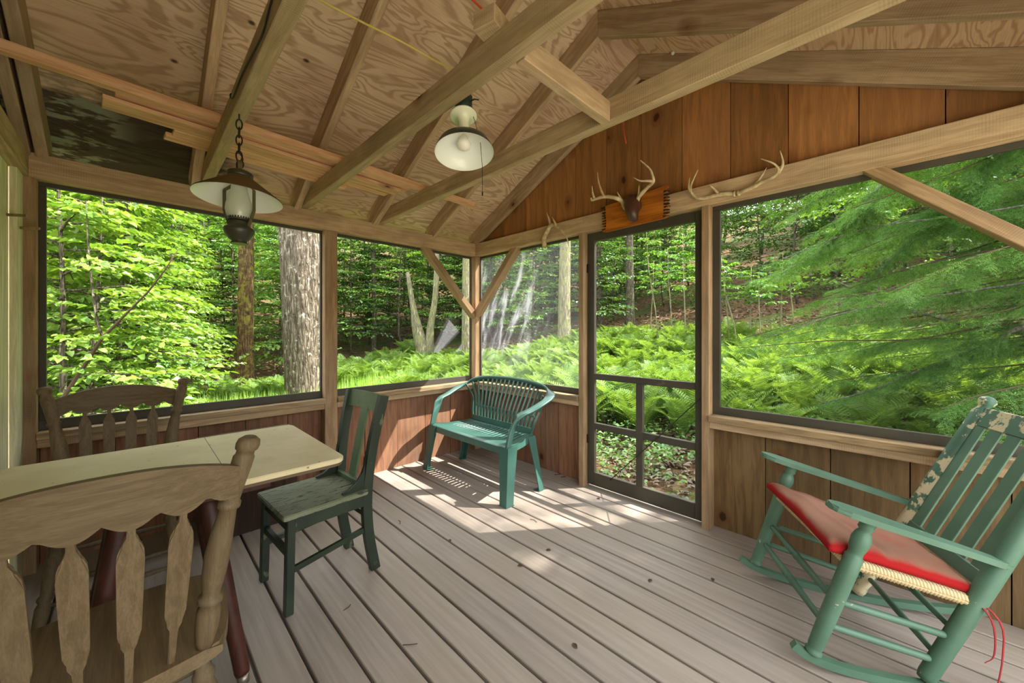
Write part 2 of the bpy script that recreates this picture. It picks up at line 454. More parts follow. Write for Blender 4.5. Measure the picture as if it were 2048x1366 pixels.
def empty(name, loc=(0, 0, 0), rz=0.):
    o = bpy.data.objects.new(name, None); COL.objects.link(o); o.location = loc; o.rotation_euler = (0, 0, rz)
    o.empty_display_size = .1
    return o
def thing(name, label, cat, loc=(0, 0, 0), rz=0., group=None): return tag(empty(name, loc, rz), label, cat, group)
def struct(name, label, cat, loc=(0, 0, 0)): return tag(empty(name, loc), label, cat, kind='structure')

def copy_tree(o, parent=None):
    c = o.copy(); COL.objects.link(c)
    if parent: c.parent = parent
    for ch in KIDS.get(o.name, ()): copy_tree(ch, c)
    return c

def beam(name, p0, p1, w, h, mat, parent, up=(0, 0, 1), ends=None, label=None):
    """lumber with its grain along its own local X; ends=(a,b) shift of the top corner at each end (plumb cuts)"""
    m = frame_mat(p0, p1, up); L = (V(p1) - V(p0)).length
    bm = B(); r = bmesh.ops.create_cube(bm, size=1, matrix=Matrix.Diagonal((L, w, h, 1)))
    if ends:
        for v in r['verts']:
            e = ends[0] if v.co.x < 0 else ends[1]
            v.co.x += e * (v.co.z / (h / 2))
    bmesh.ops.bevel(bm, geom=list(bm.edges), offset=.003, segments=1, affect='EDGES')
    o = obj(name, bm, mat, parent, label)
    base = Matrix.Translation(parent.location).inverted() if parent else Matrix()
    o.matrix_basis = base @ m
    return o

# ------------------------------------------------------------------ room shell
ZP0, ZP1 = 2.074, 2.204          # wall plate
XR, W = 1.861, 3.722             # ridge, width
YB = -3.03                       # back wall

bm = B()
y = .10; k = 0
while y > -3.2:
    y0 = y - (.147 if k else .170)
    x = -.12; cuts = [-.12, 3.9] if k % 3 else [-.12, 2.9, 3.9]
    box(bm, (-.12, y0 + .0075, -.03), (3.9, y - .0045, 0), .003)
    y = y0; k += 1
box(bm, (-.12, -3.2, -.06), (3.9, .1, -.034))
fl = obj('floor', bm, 'floor')
fl.data.materials.append(M['dark'])
tag(fl, 'floor of painted grey deck boards running to the screened door', 'floor', kind='structure')

def siding(axis, at, edges, z0, z1, th, seed, top=None):
    """vertical boards; edges along the wall"""
    bm = B(); r = random.Random(seed)
    for a, b in zip(edges, edges[1:]):
        j = r.uniform(-.003, .003)
        lo, hi = (a + .0022, b - .0022)
        if axis == 'y':   # wall along x at y=at
            za = zb = z1
            if top: za, zb = top(lo), top(hi)
            pts = [(lo, z0), (hi, z0), (hi, zb)]
            if top and lo < XR < hi: pts.append((XR, top(XR)))
            pts.append((lo, za))
            mt = Matrix(((1, 0, 0, 0), (0, 0, 1, at + th / 2 + j), (0, 1, 0, 0), (0, 0, 0, 1)))
            prism(bm, pts, mt, th)
        else:
            box(bm, (at - th + j, lo, z0), (at + j, hi, z1))
    return bm

# ---- left wall (x = 0 plane)
wl = struct('wall_left', 'left wall of posts and plank dado below the screens', 'wall')
beam('plate', (-.048, -3.06, 2.139), (-.048, .095, 2.139), .096, .13, 'lumber', wl)
for ya, yb, nm in ((-3.055, -2.96, 'corner_post'), (-1.526, -1.43, 'post'), (0, .096, 'corner_post')):
    beam(nm, (-.048, (ya + yb) / 2, -.02), (-.048, (ya + yb) / 2, ZP0), yb - ya, .096, 'post', wl, (1, 0, 0))
ed = [-3.06, -2.96, -2.677, -2.292, -2.03, -1.762, -1.48, -1.16, -.853, -.553, -.254, .1]
obj('dado_boards', siding('x', -.10, ed, -.02, .70, .02, 3), 'dado', wl)
part('backing', 'dark', wl, box, (-.135, -3.06, -.05), (-.122, .12, .72))
for a, b in ((-2.96, -1.526), (-1.43, 0)):
    beam('sill_board', (-.055, a, .715), (-.055, b, .715), .145, .038, 'sill', wl)
    beam('sill_rail', (-.03, a, .673), (-.03, b, .673), .05, .045, 'lumber', wl)
beam('brace', (-.048, -.625, 2.105), (-.048, .02, 1.425), .09, .06, 'post', wl, (0, 1, 1))

def screen_window(name, lab, axis, at, a0, a1, z0, z1, bw, lw, tw, mat, rw=None):
    w = struct(name, lab, 'window', (at, (a0 + a1) / 2, z0) if axis == 'x' else ((a0 + a1) / 2, at, z0))
    L = w.location; bm = B()
    def bb(lo, hi):
        if axis == 'x': box(bm, V((at - .012, lo[0], lo[1])) - L, V((at + .012, hi[0], hi[1])) - L, .002)
        else: box(bm, V((lo[0], at - .012, lo[1])) - L, V((hi[0], at + .012, hi[1])) - L, .002)
    rw = lw if rw is None else rw
    bb((a0, z0), (a1, z0 + bw)); bb((a0, z1 - tw), (a1, z1)); bb((a0, z0 + bw), (a0 + lw, z1 - tw)); bb((a1 - rw, z0 + bw), (a1, z1 - tw))
    obj('window_frame', bm, 'frame', w)
    bm = B(); q = [(a0 + lw, z0 + bw), (a1 - rw, z0 + bw), (a1 - rw, z1 - tw), (a0 + lw, z1 - tw)]
    bm.faces.new([bm.verts.new((V((at, p, z)) if axis == 'x' else V((p, at, z))) - L) for p, z in q])
    obj('screen', bm, mat, w)
    return w
screen_window('window_1', 'wide screened opening in the left wall over the far dining chair', 'x', -.078, -2.96, -1.526, .734, ZP0, .055, .026, .022, 'screen', .012)
w2 = screen_window('window_2', 'screened opening in the left wall beside the corner post, with torn plastic', 'x', -.078, -1.43, 0, .734, ZP0, .055, .012, .022, 'screen')
for pts in ([(-.321, 1.409), (-.162, 1.259), (-.394, 1.057), (-.518, 1.052)], [(-.129, 1.143), (-.136, 1.068), (-.214, 1.05)]):
    bm = B(); bm.faces.new([bm.verts.new(V((-.06, a, z)) - w2.location) for a, z in pts])
    obj('torn_plastic', bm, 'rag', w2, 'cloudy torn remnant of plastic film')

# ---- right wall (y = 0 plane, with the door)
wr = struct('wall_right', 'right wall with the screen door, plank dado and pine gable', 'wall')
beam('plate', (0, .048, 2.139), (3.82, .048, 2.139), .096, .13, 'lumber', wr)
for xa, xb in ((1.339, 1.385), (2.295, 2.341)):
    beam('door_post', ((xa + xb) / 2, .048, -.02), ((xa + xb) / 2, .048, ZP0), xb - xa, .096, 'post', wr, (0, 1, 0))
beam('corner_post', (3.77, .048, -.02), (3.77, .048, ZP0), .096, .096, 'post', wr, (0, 1, 0))
ed = [-.1, .17, .46, .764, .9, 1.052, 1.36]
obj('dado_boards', siding('y', .10, ed, -.02, .70, .02, 5), 'dado', wr)
ed = [2.32, 2.625, 2.926, 3.226, 3.529, 3.82]
obj('dado_boards', siding('y', .10, ed, -.02, .70, .02, 6), 'dado_right', wr)
part('backing', 'dark', wr, box, (-.12, .124, -.05), (1.36, .137, .72))
part('backing', 'dark', wr, box, (2.32, .124, -.05), (3.82, .137, .72))
for a, b in ((0, 1.339), (2.341, 3.722)):
    beam('sill_board', (a, .04, .715), (b, .04, .715), .12, .038, 'sill', wr)
    beam('sill_rail', (a, .03, .673), (b, .03, .673), .05, .045, 'lumber', wr)
beam('brace', (.6, .048, 2.10), (-.02, .048, 1.44), .09, .06, 'post', wr, (1, 0, -1))
beam('brace', (3.05, .048, 2.12), (3.76, .048, 1.45), .09, .055, 'post', wr, (1, 0, 1))
roofz = lambda x: 2.352 + .5 * (x if x < XR else W - x)
ed = [-.1, .09, .385, .68, .975, 1.266, 1.564, 1.857, 2.15, 2.447, 2.745, 3.043, 3.338, 3.63, 3.84]
obj('gable_boards', siding('y', .06, ed, 2.19, 0, .02, 9, lambda x: roofz(x) + .0), 'gable', wr)
bm = B(); prism(bm, [(-.1, 2.19), (3.84, 2.19), (3.84, roofz(3.84)), (XR, roofz(XR)), (-.1, roofz(-.1))], Matrix(((1, 0, 0, 0), (0, 0, 1, .094), (0, 1, 0, 0), (0, 0, 0, 1))), .012)
obj('backing', bm, 'dark', wr)
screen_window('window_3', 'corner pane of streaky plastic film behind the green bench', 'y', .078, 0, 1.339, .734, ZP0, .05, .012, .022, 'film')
screen_window('window_4', 'large screened opening over the rocking chair, looking onto the hemlock', 'y', .078, 2.341, 3.722, .734, ZP0, .05, .045, .03, 'screen')

# ---- screen door
dr = struct('door_1', 'dark olive screen door with a wide upper panel and four small panes', 'door', (1.84, .075, 0))
Ld = dr.location
def dbar(name, lo, hi): return part(name, 'frame', dr, box, V((lo[0], .058, lo[1])) - Ld, V((hi[0], .092, hi[1])) - Ld, .003)
dbar('door_stile', (1.387, .014), (1.452, 2.066)); dbar('door_stile', (2.235, .014), (2.293, 2.066))
dbar('door_rail', (1.452, 2.0), (2.235, 2.066)); dbar('door_rail', (1.452, .876), (2.235, .925))
dbar('door_rail', (1.452, .473), (1.813, .523)); dbar('door_rail', (1.865, .473), (2.235, .523)); dbar('door_rail', (1.452, .014), (2.235, .12))
dbar('door_mullion', (1.813, .12), (1.865, .876))
for a, b, c, d in ((1.452, .925, 2.235, 2.0), (1.452, .523, 1.813, .876), (1.865, .523, 2.235, .876), (1.452, .12, 1.813, .473), (1.865, .12, 2.235, .473)):
    bm = B(); bm.faces.new([bm.verts.new(V((x, .078, z)) - Ld) for x, z in ((a, b), (c, b), (c, d), (a, d))]); obj('screen', bm, 'screen', dr)
for z in (.35, 1.75): part('hinge', 'iron', dr, box, V((1.383, .05, z)) - Ld, V((1.40, .058, z + .07)) - Ld, .001)

# ---- cabin wall at the near left
wb = struct('wall_back', 'weathered cabin wall boards at the near left edge', 'wall', (0, YB, 0))
def bx(lo, hi): return V(lo) - wb.location, V(hi) - wb.location
part('corner_board', 'housewall', wb, box, *bx((-.0, YB, 0), (.138, YB + .027, 2.2)), .003)
bm = B()
we = [.138, .36, .62, .90, 1.18, 1.46, 1.74, 2.02, 2.3, 2.58, 2.86, 3.14, 3.42, 3.72]
for a, b in zip(we, we[1:]): box(bm, *bx((a + .002, YB - .02, 0), (b - .002, YB, 2.2)))
obj('wall_boards', bm, 'housewall', wb)
beam('plate', (0, YB + .02, 2.139), (W, YB + .02, 2.139), .05, .13, 'lumber', wb)
bm = B()
prism(bm, [(-.1, 2.19), (3.82, 2.19), (3.82, roofz(3.82)), (XR, roofz(XR)), (-.1, roofz(-.1))], Matrix(((1, 0, 0, 0), (0, 0, 1, -.04), (0, 1, 0, 0), (0, 0, 0, 1))), .02)
obj('gable_boards', bm, 'boxbrown', wb)

# ---- open far side of the porch (outside the frame): plate, posts and low wall
ws = struct('wall_side', 'post and plate of the open right side of the porch', 'wall', (W, -1.5, 0))
beam('plate', (W + .048, -3.1, 2.139), (W + .048, .095, 2.139), .096, .13, 'lumber', ws)
beam('post', (W + .048, -1.6, 0), (W + .048, -1.6, ZP0), .096, .096, 'post', ws, (1, 0, 0))

# ---- roof
ce = struct('ceiling', 'plywood roof underside with rough sawn rafters and tie beams', 'ceiling')
SL = math.atan(.5)
for side in (0, 1):
    for y0, y1 in ((-3.25, -3.0), (-3.0, -1.72), (-1.72, -.505), (-.505, .2)):
        bm = B()
        xs = (-.35, XR) if side == 0 else (XR, W + .35)
        v = [bm.verts.new((x, yy, roofz(x))) for x, yy in ((xs[0], y0), (xs[1], y0), (xs[1], y1 - .004), (xs[0], y1 - .004))]
        f = bm.faces.new(v); r = bmesh.ops.extrude_face_region(bm, geom=[f])
        for q in r['geom']:
            if isinstance(q, bmesh.types.BMVert): q.co.z += .018
        obj('roof_sheathing', bm, 'ply_left' if side == 0 else 'ply_right', ce)
part('roofing', 'dark', ce, lambda bm: [prism(bm, [(-.4, roofz(-.4) + .024), (XR, roofz(XR) + .024), (W + .4, roofz(W + .4) + .024), (W + .4, roofz(W + .4) + .04), (XR, roofz(XR) + .04), (-.4, roofz(-.4) + .04)], Matrix(((1, 0, 0, 0), (0, 0, -1, -1.52), (0, 1, 0, 0), (0, 0, 0, 1))), 3.5)])
RD = .167 * math.cos(SL)
for yr in (-2.94, -2.318, -1.723, -1.115, -.51, .024):
    zc = lambda x: roofz(x) - .167 / 2
    beam('rafter', (-.09, yr, zc(-.09)), (XR, yr, zc(XR)), .045, RD, 'lumber', ce, (0, 0, 1), (0, RD / 2 * .5))
    beam('rafter', (XR, yr, zc(XR)), (W + .09, yr, zc(W + .09)), .045, RD, 'lumber', ce, (0, 0, 1), (-RD / 2 * .5, 0))
beam('rafter', (-.1, YB + .03, zc(-.1)), (XR, YB + .03, zc(XR)), .045, RD, 'lumber', ce)
for yj in (-2.2685, -1.6735, -1.065):
    beam('tie_beam', (-.06, yj, 2.2575), (W + .06, yj, 2.2575), .0535, .104, 'joist', ce)
beam('blocking', (2.262, -1.645, 2.245), (2.262, -1.093, 2.245), .045, .09, 'lumber', ce, (0, 0, 1))

# ------------------------------------------------------------------ stored boards on the tie beams
def stored(p0, p1, w, h, lab):
    o = beam('stored_board', p0, p1, w, h, 'joist', None); o.data.materials.clear(); o.data.materials.append(M['board'] if False else M['boardX'])
    return tag(o, lab, 'board', 'boards stored across the tie beams')
M['boardX'] = wood('stored_board_wood', 'd6ab85', 'bb8c64', axis='X', var=.25, knot=.25, c3='c59c7a', bump=.15)
stored((.83, -3.1, 2.335), (.66, -.56, 2.335), .045, .045, 'long narrow orange-brown batten lying across all three tie beams')
stored((.625, -2.70, 2.3215), (.52, -1.18, 2.3215), .12, .02, 'wide pale board beside the long batten on the tie beams')
stored((.50, -2.45, 2.3215), (.435, -1.22, 2.3215), .085, .02, 'middle pale board between the wide board and the left wall plate')
stored((.41, -2.48, 2.3215), (.33, -1.5, 2.3215), .075, .02, 'orange-toned short board nearest the left wall plate')
stored((.66, -2.66, 2.3455), (.56, -1.12, 2.3455), .11, .018, 'second thin board lying on top of the wide pale board')
o = obj('wood_block', B(), 'joist'); bm = B(); box(bm, (-.045, -.05, -.032), (.045, .05, .032), .003); bm.to_mesh(o.data); bm.free()
o.location = (2.175, -1.70, 2.342); o.rotation_euler = (0, 0, R(14)); tag(o, 'short block of raw lumber resting on the middle tie beam near the ridge', 'block')

# ------------------------------------------------------------------ cables
def cable(name, pts, r, mat, lab, cat='cable'):
    bm = B(); tube(bm, spline(pts, 6), r, 6); return tag(obj(name, bm, mat), lab, cat)
cable('cable', [(1.57, -2.20, 2.575), (1.618, -2.087, 2.542), (1.664, -1.951, 2.513), (1.730, -1.812, 2.472), (1.752, -1.681, 2.456), (1.774, -1.551, 2.440), (1.85, -1.56, 2.33), (1.885, -1.60, 2.27)], .0045, 'yellow', 'pale yellow cable strung over the tie beams to the enamel lamp')
cable('extension_cord', [(2.16, -1.95, 2.42), (2.101, -1.726, 2.465), (2.027, -1.494, 2.523), (2.015, -1.326, 2.520), (2.021, -1.193, 2.532), (2.057, -1.084, 2.519), (2.1, -1.041, 2.446), (2.124, -.945, 2.416), (2.12, -.769, 2.511), (1.955, -.394, 2.657), (1.76, -.02, 2.745), (1.75, .03, 2.68)], .0045, 'orange', 'orange extension cord looping past the ridge to the gable')
cable('cable', [(2.02, -2.2975, 2.315), (1.86, -2.300, 2.266), (1.766, -2.301, 2.226), (1.68, -2.301, 2.226), (1.422, -2.300, 2.254), (1.214, -2.300, 2.25), (1.16, -2.300, 2.29), (1.14, -2.27, 2.315)], .003, 'black', 'thin black cable along the side of the nearest tie beam')
part('spring_cord', 'black', dr, lambda bm: tube(bm, [V(p) - Ld for p in spline([(2.30, .02, .86), (2.27, .045, .825), (1.95, .05, .475), (1.66, .05, .165), (1.60, .054, .10)], 6)], .0035, 6), label='black spring cord stretched diagonally over the door')

# ------------------------------------------------------------------ dining table
tb = thing('dining_table', 'cream topped dining table pushed against the left cabin wall', 'table', (1.14, -2.46, 0))
bm = B(); prism(bm, rrect(-.402, -.50, .398, .505, .045), Matrix.Translation((0, 0, .727)), .020, .003); obj('tabletop', bm, 'laminate', tb)
bm = B(); prism(bm, rrect(-.398, -.496, .394, .501, .045), Matrix.Translation((0, 0, .711)), .012); obj('edge_band', bm, 'table_edge', tb, 'dark edge under the cream top')
bm = B(); box(bm, (-.4, .113, .7368), (.395, .1152, .7374)); obj('leaf_seam', bm, 'table_edge', tb)
bm = B(); box(bm, (-.26, -.36, .64), (.26, .26, .705), .004); obj('apron', bm, 'redleg', tb)
for sx in (-1, 1):
    for y0, y1 in ((.06, .145), (-.16, -.26)):
        lg = B(); lathe(lg, (sx * .374, y1, .03), (sx * .17, y0, .66), [(0, .021), (.02, .024), (.9, .033), (1, .033)])
        lg = obj('leg', lg, 'redleg', tb)
        part('leg_tip', 'metal', lg, lathe, (sx * .382, y1 + .003 * (1 if y1 > 0 else -1), 0), (sx * .374, y1, .03), [(0, .016), (1, .02)])
for i, (x, yy) in enumerate([(.853, -2.75), (1.066, -2.843), (1.238, -2.566), (.985, -2.547), (1.304, -2.74), (1.321, -2.668)]):
    pass

# ------------------------------------------------------------------ arrow-back dining chairs
def dining_chair():
    t = thing('dining_chair', '', 'chair')
    # seat
    ol = spline([(-.185, -.215), (-.20, -.10), (-.205, 0), (-.20, .10), (-.185, .215), (-.05, .245), (.12, .255), (.205, .235), (.232, .12), (.24, 0), (.232, -.12), (.205, -.235), (.12, -.255), (-.05, -.245), (-.185, -.215)], 3)[:-1]
    bm = B(); prism(bm, ol, Matrix.Translation((0, 0, .428)), .036, .009); obj('seat', bm, 'oakseat', t)
    for s in (-1, 1):
        p0, p1 = (-.172, s * .178, .444), (-.262, s * .262, .995)
        pr = [(0, .017), (.03, .02), (.10, .0255), (.17, .0265), (.205, .021), (.215, .027), (.235, .027), (.245, .019), (.27, .021), (.34, .0265), (.44, .0285), (.55, .025), (.655, .0195), (.665, .0255), (.685, .0255), (.695, .0205), (.78, .0225), (.86, .0245), (.905, .0245), (.915, .021), (.935, .0205), (.945, .026), (.965, .0275), (.985, .025), (1, .015)]
        # slight bow outward in the middle
        bm = B(); lathe(bm, p0, p1, pr, 16)
        for v in bm.verts:
            k = (v.co.z - .444) / .55; v.co.x += -.022 * math.sin(math.pi * k) * -1; v.co.y += s * -.012 * math.sin(math.pi * k)
        obj('back_post', bm, 'oak', t)
    # crest rail: curved in plan, arched top, scalloped bottom
    bm = B(); n = 48; rows = []
    for i in range(n + 1):
        u = -1 + 2 * i / n; yy = u * .238
        xx = -.246 - .05 * (1 - u * u)
        top = .925 + .048 * (1 - abs(u) ** 2.2); sc_ = .5 + .5 * math.cos(u * math.pi * 4.6)
        ctr = .5 - .5 * math.cos((u + 1) * math.pi * 2.5 + math.pi * 0)
        bot = .848 + .016 * (1 - abs(math.cos((u * .238 / .0875) * math.pi / 1.0 + math.pi / 2)))
        bot = .846 + .024 * (1 - abs(math.sin(yy / .0865 * math.pi / 1 + math.pi / 2 * 0))) * (1 if abs(u) < .93 else 0)
        rows.append([bm.verts.new((xx - .011 - (z - .86) * .16, yy, z)) for z in (bot, top)] + [bm.verts.new((xx + .011 - (z - .86) * .16, yy, z)) for z in (top, bot)])
    for a, b in zip(rows, rows[1:]):
        for k in range(4):
            f = bm.faces.new((a[k], a[(k + 1) % 4], b[(k + 1) % 4], b[k]))
    bm.faces.new(rows[0]); bm.faces.new(rows[-1][::-1])
    bmesh.ops.bevel(bm, geom=[e for e in bm.edges if abs(e.verts[0].co.y - e.verts[1].co.y) > .004 and False], offset=.002, affect='EDGES')
    obj('crest_rail', bm, 'oakY', t)
    for yt, yb in ((-.130, -.112), (-.043, -.038), (.043, .038), (.130, .112)):
        h = .43
        prof = [(0, .007), (.23, .008), (.27, .011), (.31, .0175), (.34, .0195), (.5, .021), (.78, .0225), (.83, .021), (.865, .0165), (.89, .009), (.92, .0072), (1, .0072)]
        ol = [(w, tt * h) for tt, w in prof] + [(-w, tt * h) for tt, w in reversed(prof)]
        xt = -.246 - .05 * (1 - (yt / .238) ** 2)
        a, b = V((-.175 - .012 * (1 - (yb / .12) ** 2), yb, .445)), V((xt, yt, .872))
        z = (b - a).normalized(); yv = V((0, 1, 0)); yv = (yv - z * yv.dot(z)).normalized(); xv = yv.cross(z)
        m = Matrix((yv, z, xv)).transposed().to_4x4(); m.translation = a
        bm = B(); prism(bm, ol, m, .013, .003); obj('spindle', bm, 'oak', t)
    lp = [(0, .014), (.05, .017), (.2, .021), (.32, .024), (.36, .018), (.38, .024), (.41, .024), (.43, .018), (.55, .022), (.75, .026), (.82, .019), (.84, .025), (.87, .025), (.9, .018), (1, .02)]
    ft = {}
    for sx, sy in ((1, 1), (1, -1), (-1, 1), (-1, -1)):
        foot = V((.235 if sx > 0 else -.235, sy * .232, 0)); top = V((.15 if sx > 0 else -.13, sy * .17, .412)); ft[sx, sy] = (foot, top)
        part('leg', 'oak', t, lathe, foot, top, lp)
    at = lambda k, z: ft[k][0].lerp(ft[k][1], z / .412)
    sp = [(0, .007), (.12, .008), (.3, .011), (.5, .0145), (.7, .011), (.88, .008), (1, .007)]
    for sy in (1, -1): part('stretcher', 'oak', t, lathe, at((1, sy), .15), at((-1, sy), .15), sp, 10)
    part('stretcher', 'oak', t, lathe, at((1, 1), .205), at((1, -1), .205), sp, 10)
    part('stretcher', 'oak', t, lathe, at((1, 1), .13), at((1, -1), .13), sp, 10)
    part('stretcher', 'oak', t, lathe, at((-1, 1), .19), at((-1, -1), .19), sp, 10)
    return t
ch = dining_chair(); ch.location = (.50, -2.648, 0)
ch['label'] = 'weathered oak arrow-back chair between the table and the left screened window'
c2 = copy_tree(ch); c2.location = (1.73, -2.640, 0); c2.rotation_euler = (0, 0, math.pi)
c2['label'] = 'weathered oak arrow-back chair with its back to the near edge of the table'
for c in (ch, c2): c['group'] = 'arrow-back dining chairs'

# ------------------------------------------------------------------ dark green wooden chair
gc = thing('wooden_chair', 'old dark green painted wooden chair tucked under the table end', 'chair', (1.075, -1.92, 0), R(-86.5))
bm = B()
for a, b in ((-.197, .055), (.058, .197)):
    prism(bm, rrect(-.175, a, .222, b, .012, 2), Matrix.Translation((0, 0, .438)), .024, .004)
obj('seat', bm, 'greenseat', gc, 'worn paler green plank seat')
bm = B()
for s in (-1, 1): box(bm, (-.155, s * .172 - .009, .365), (.18, s * .172 + .009, .426), .002)
box(bm, (.178, -.165, .365), (.197, .165, .426), .002); box(bm, (-.175, -.14, .365), (-.157, .14, .426), .002)
obj('apron', bm, 'darkgreen', gc)
for s in (-1, 1):
    part('leg', 'darkgreen', gc, bar, (.196, s * .176, 0), (.186, s * .172, .427), .036, .036, (1, 0, 0), .004)
    pts = spline([(-.232, s * .150, 0), (-.192, s * .152, .22), (-.184, s * .156, .44), (-.21, s * .17, .68), (-.262, s * .186, .925)], 4)
    bm = B(); sweep(bm, pts, [(-.0165, -.024), (.0165, -.024), (.0165, .024), (-.0165, .024)], (0, 1, 0)); obj('back_post', bm, 'darkgreen', gc)
    # curved knee bracket
    ol = [(0, 0), (.115, 0), (.118, .012)] + [(.118 - .118 * math.sin(R(k)), .012 + .135 * (1 - math.cos(R(k)))) for k in (20, 40, 60, 75)] + [(.0, .165)]
    m = Matrix(((1, 0, 0, -.168), (0, 0, -1, s * .163), (0, 1, 0, .45), (0, 0, 0, 1))); bm = B(); prism(bm, ol, m, .018, .003); obj('bracket', bm, 'darkgreen', gc)
    part('stretcher', 'darkgreen', gc, bar, (.19, s * .174, .19), (-.197, s * .152, .235), .017, .026)
part('stretcher', 'darkgreen', gc, bar, (.19, -.17, .265), (.19, .17, .265), .02, .03)
part('stretcher', 'darkgreen', gc, bar, (-.19, -.15, .30), (-.19, .15, .30), .018, .026)
bm = B(); pts = [(-.252 - .018 * (1 - u * u), u * .172, .878) for u in np.linspace(-1, 1, 12)]
sweep(bm, pts, [(-.047, -.010), (.047, -.010), (.047, .010), (-.047, .010)], (-.18, 0, 1)); obj('crest_rail', bm, 'greencrest', gc, 'paler green worn top rail')
part('splat', 'greencrest', gc, lambda bm: sweep(bm, spline([(-.176, 0, .445), (-.21, 0, .62), (-.258, 0, .85)], 5), [(-.036, -.006), (.036, -.006), (.036, .006), (-.036, .006)], (0, 1, 0)))
part('shoe_rail', 'greencrest', gc, bar, (-.168, -.14, .462), (-.168, .14, .462), .02, .026, (0, 0, 1), .002)

# ------------------------------------------------------------------ green resin bench
bn = thing('bench', 'green plastic two-seat garden bench in the corner under the screens', 'bench', (.66, -.45, 0))
def bl(p): return V(p) - bn.location
bm = B()   # seat pan with a rounded front and slots
nx, ny = 61, 22
grid = []
for i in range(nx):
    u = i / (nx - 1); row = []
    for j in range(ny):
        v = j / (ny - 1)
        hw = .515 + (.40 - .515) * v
        x = .665 + (2 * u - 1) * hw; yy = -.655 + v * .40
        z = .415 - .012 * math.sin(math.pi * v) + .006 * (abs(2 * u - 1) ** 6)
        if v < .08: z -= (.08 - v) * .18
        row.append(bm.verts.new(bl((x, yy, z))))
    grid.append(row)
for i in range(nx - 1):
    for j in range(ny - 1):
        if 4 < i < nx - 6 and 7 < j < ny - 3 and i % 3 == 0: continue
        f = bm.faces.new((grid[i][j], grid[i + 1][j], grid[i + 1][j + 1], grid[i][j + 1])); f.smooth = True
rim = [grid[i][0] for i in range(nx)] + [grid[-1][j] for j in range(1, ny)] + [grid[i][-1] for i in range(nx - 2, -1, -1)] + [grid[0][j] for j in range(ny - 2, 0, -1)]
lo = [bm.verts.new(v.co + V((0, .004, -.052))) for v in rim]
for a in range(len(rim)): bm.faces.new((rim[a], rim[(a + 1) % len(rim)], lo[(a + 1) % len(rim)], lo[a]))
o = obj('seat', bm, 'plastic', bn); md = o.modifiers.new('thickness', 'SOLIDIFY'); md.thickness = .006
def bleg(x, yy, xt, yt, sx, sy, wt, wb):
    """L-section tapered leg, outer corner at the given point"""
    bm = B()
    def ring(X, Y, Z, w, th=.008):
        q = [(0, 0), (w, 0), (w, th), (th, th), (th, w), (0, w)]
        return [bm.verts.new(bl((X - sx * a, Y - sy * b, Z))) for a, b in q]
    r = [ring(x + (xt - x) * t, yy + (yt - yy) * t, .41 * t, wb + (wt - wb) * t ** 1.5) for t in (0, .25, .5, .75, .92, 1)]
    for a, b in zip(r, r[1:]):
        for k in range(6): bm.faces.new((a[k], a[(k + 1) % 6], b[(k + 1) % 6], b[k]))
    bm.faces.new(r[0]); bm.faces.new(r[-1][::-1])
    box(bm, bl((x - sx * (wb + .008), yy - sy * (wb + .008), 0)) if sx > 0 and sy > 0 else V(map(min, bl((x, yy, 0)), bl((x - sx * (wb + .008), yy - sy * (wb + .008), 0)))), V(map(max, bl((x, yy, .006)), bl((x - sx * (wb + .008), yy - sy * (wb + .008), .006)))))
    obj('leg', bm, 'plastic', bn)
bleg(1.225, -.715, 1.188, -.662, 1, -1, .10, .072); bleg(.10, -.705, .142, -.662, -1, -1, .10, .072)
bleg(1.20, -.275, 1.09, -.255, 1, 1, .085, .05); bleg(.115, -.25, .24, -.255, -1, 1, .085, .05)
half = [(.50, -.200, .40), (.502, -.170, .50), (.512, -.125, .60), (.527, -.085, .638), (.542, 0, .660), (.558, .10, .695), (.556, .20, .730), (.515, .275, .766), (.41, .315, .794), (.22, .33, .812), (0, .335, .818)]
path = half + [(-x, y_, z) for x, y_, z in reversed(half[:-1])]
path = spline([(x + .012, y_, z) for x, y_, z in path], 5)
sd = []
for i, p in enumerate(path):
    s = min(i, len(path) - 1 - i) / (len(path) / 2)
    k = min(1, max(0, (s - .12) / .16)); k2 = min(1, max(0, (s - .55) / .3))
    a = V((0, -1, 0)).lerp(V((1 if p[0] > 0 else -1, 0, 0)), k) if k < 1 else V((1 if p[0] > 0 else -1, 0, 0)).lerp(V((0, .55, -.6)), k2)
    sd.append(a)
def aprof(t):
    s = min(t, 1 - t) * 2; w = .025 + .013 * min(1, s / .3)
    return [(-w, -.004), (-w * .8, .011), (0, .014), (w * .8, .011), (w, -.004), (w * .8, -.010), (0, -.006), (-w * .8, -.010)]
bm = B(); sweep(bm, path, aprof, sd); obj('arm_and_top_rail', bm, 'plastic', bn)
ns = 19
for i in range(ns):
    u = -1 + 2 * i / (ns - 1)
    xb, xt = u * .375, u * .505
    yt = .325 - .12 * abs(u) ** 3.2; zt = .814 - .07 * abs(u) ** 3
    pts = spline([(xb, .195, .405), (xb + (xt - xb) * .3, .215, .52), (xb + (xt - xb) * .55, .245, .62), (xt, yt, zt)], 4)
    def sp_(t, w=.0095): w = .0095 + .0035 * math.exp(-((t - .36) / .06) ** 2); return [(-w, -.004), (w, -.004), (w, .004), (-w, .004)]
    bm = B(); sweep(bm, pts, sp_, (1, 0, 0)); obj('back_slat', bm, 'plastic', bn)
bm = B(); pts = [(u * .40, .20 + .006 * (1 - u * u), .545) for u in np.linspace(-1, 1, 9)]
sweep(bm, [(p[0], p[1] + .022, p[2] + .01) for p in pts], [(-.007, -.0035), (.007, -.0035), (.007, .0035), (-.007, .0035)], (0, 0, 1)); obj('cross_web', bm, 'plastic', bn)
bm = B(); pts = [(u * .39, .195, .432) for u in np.linspace(-1, 1, 9)]
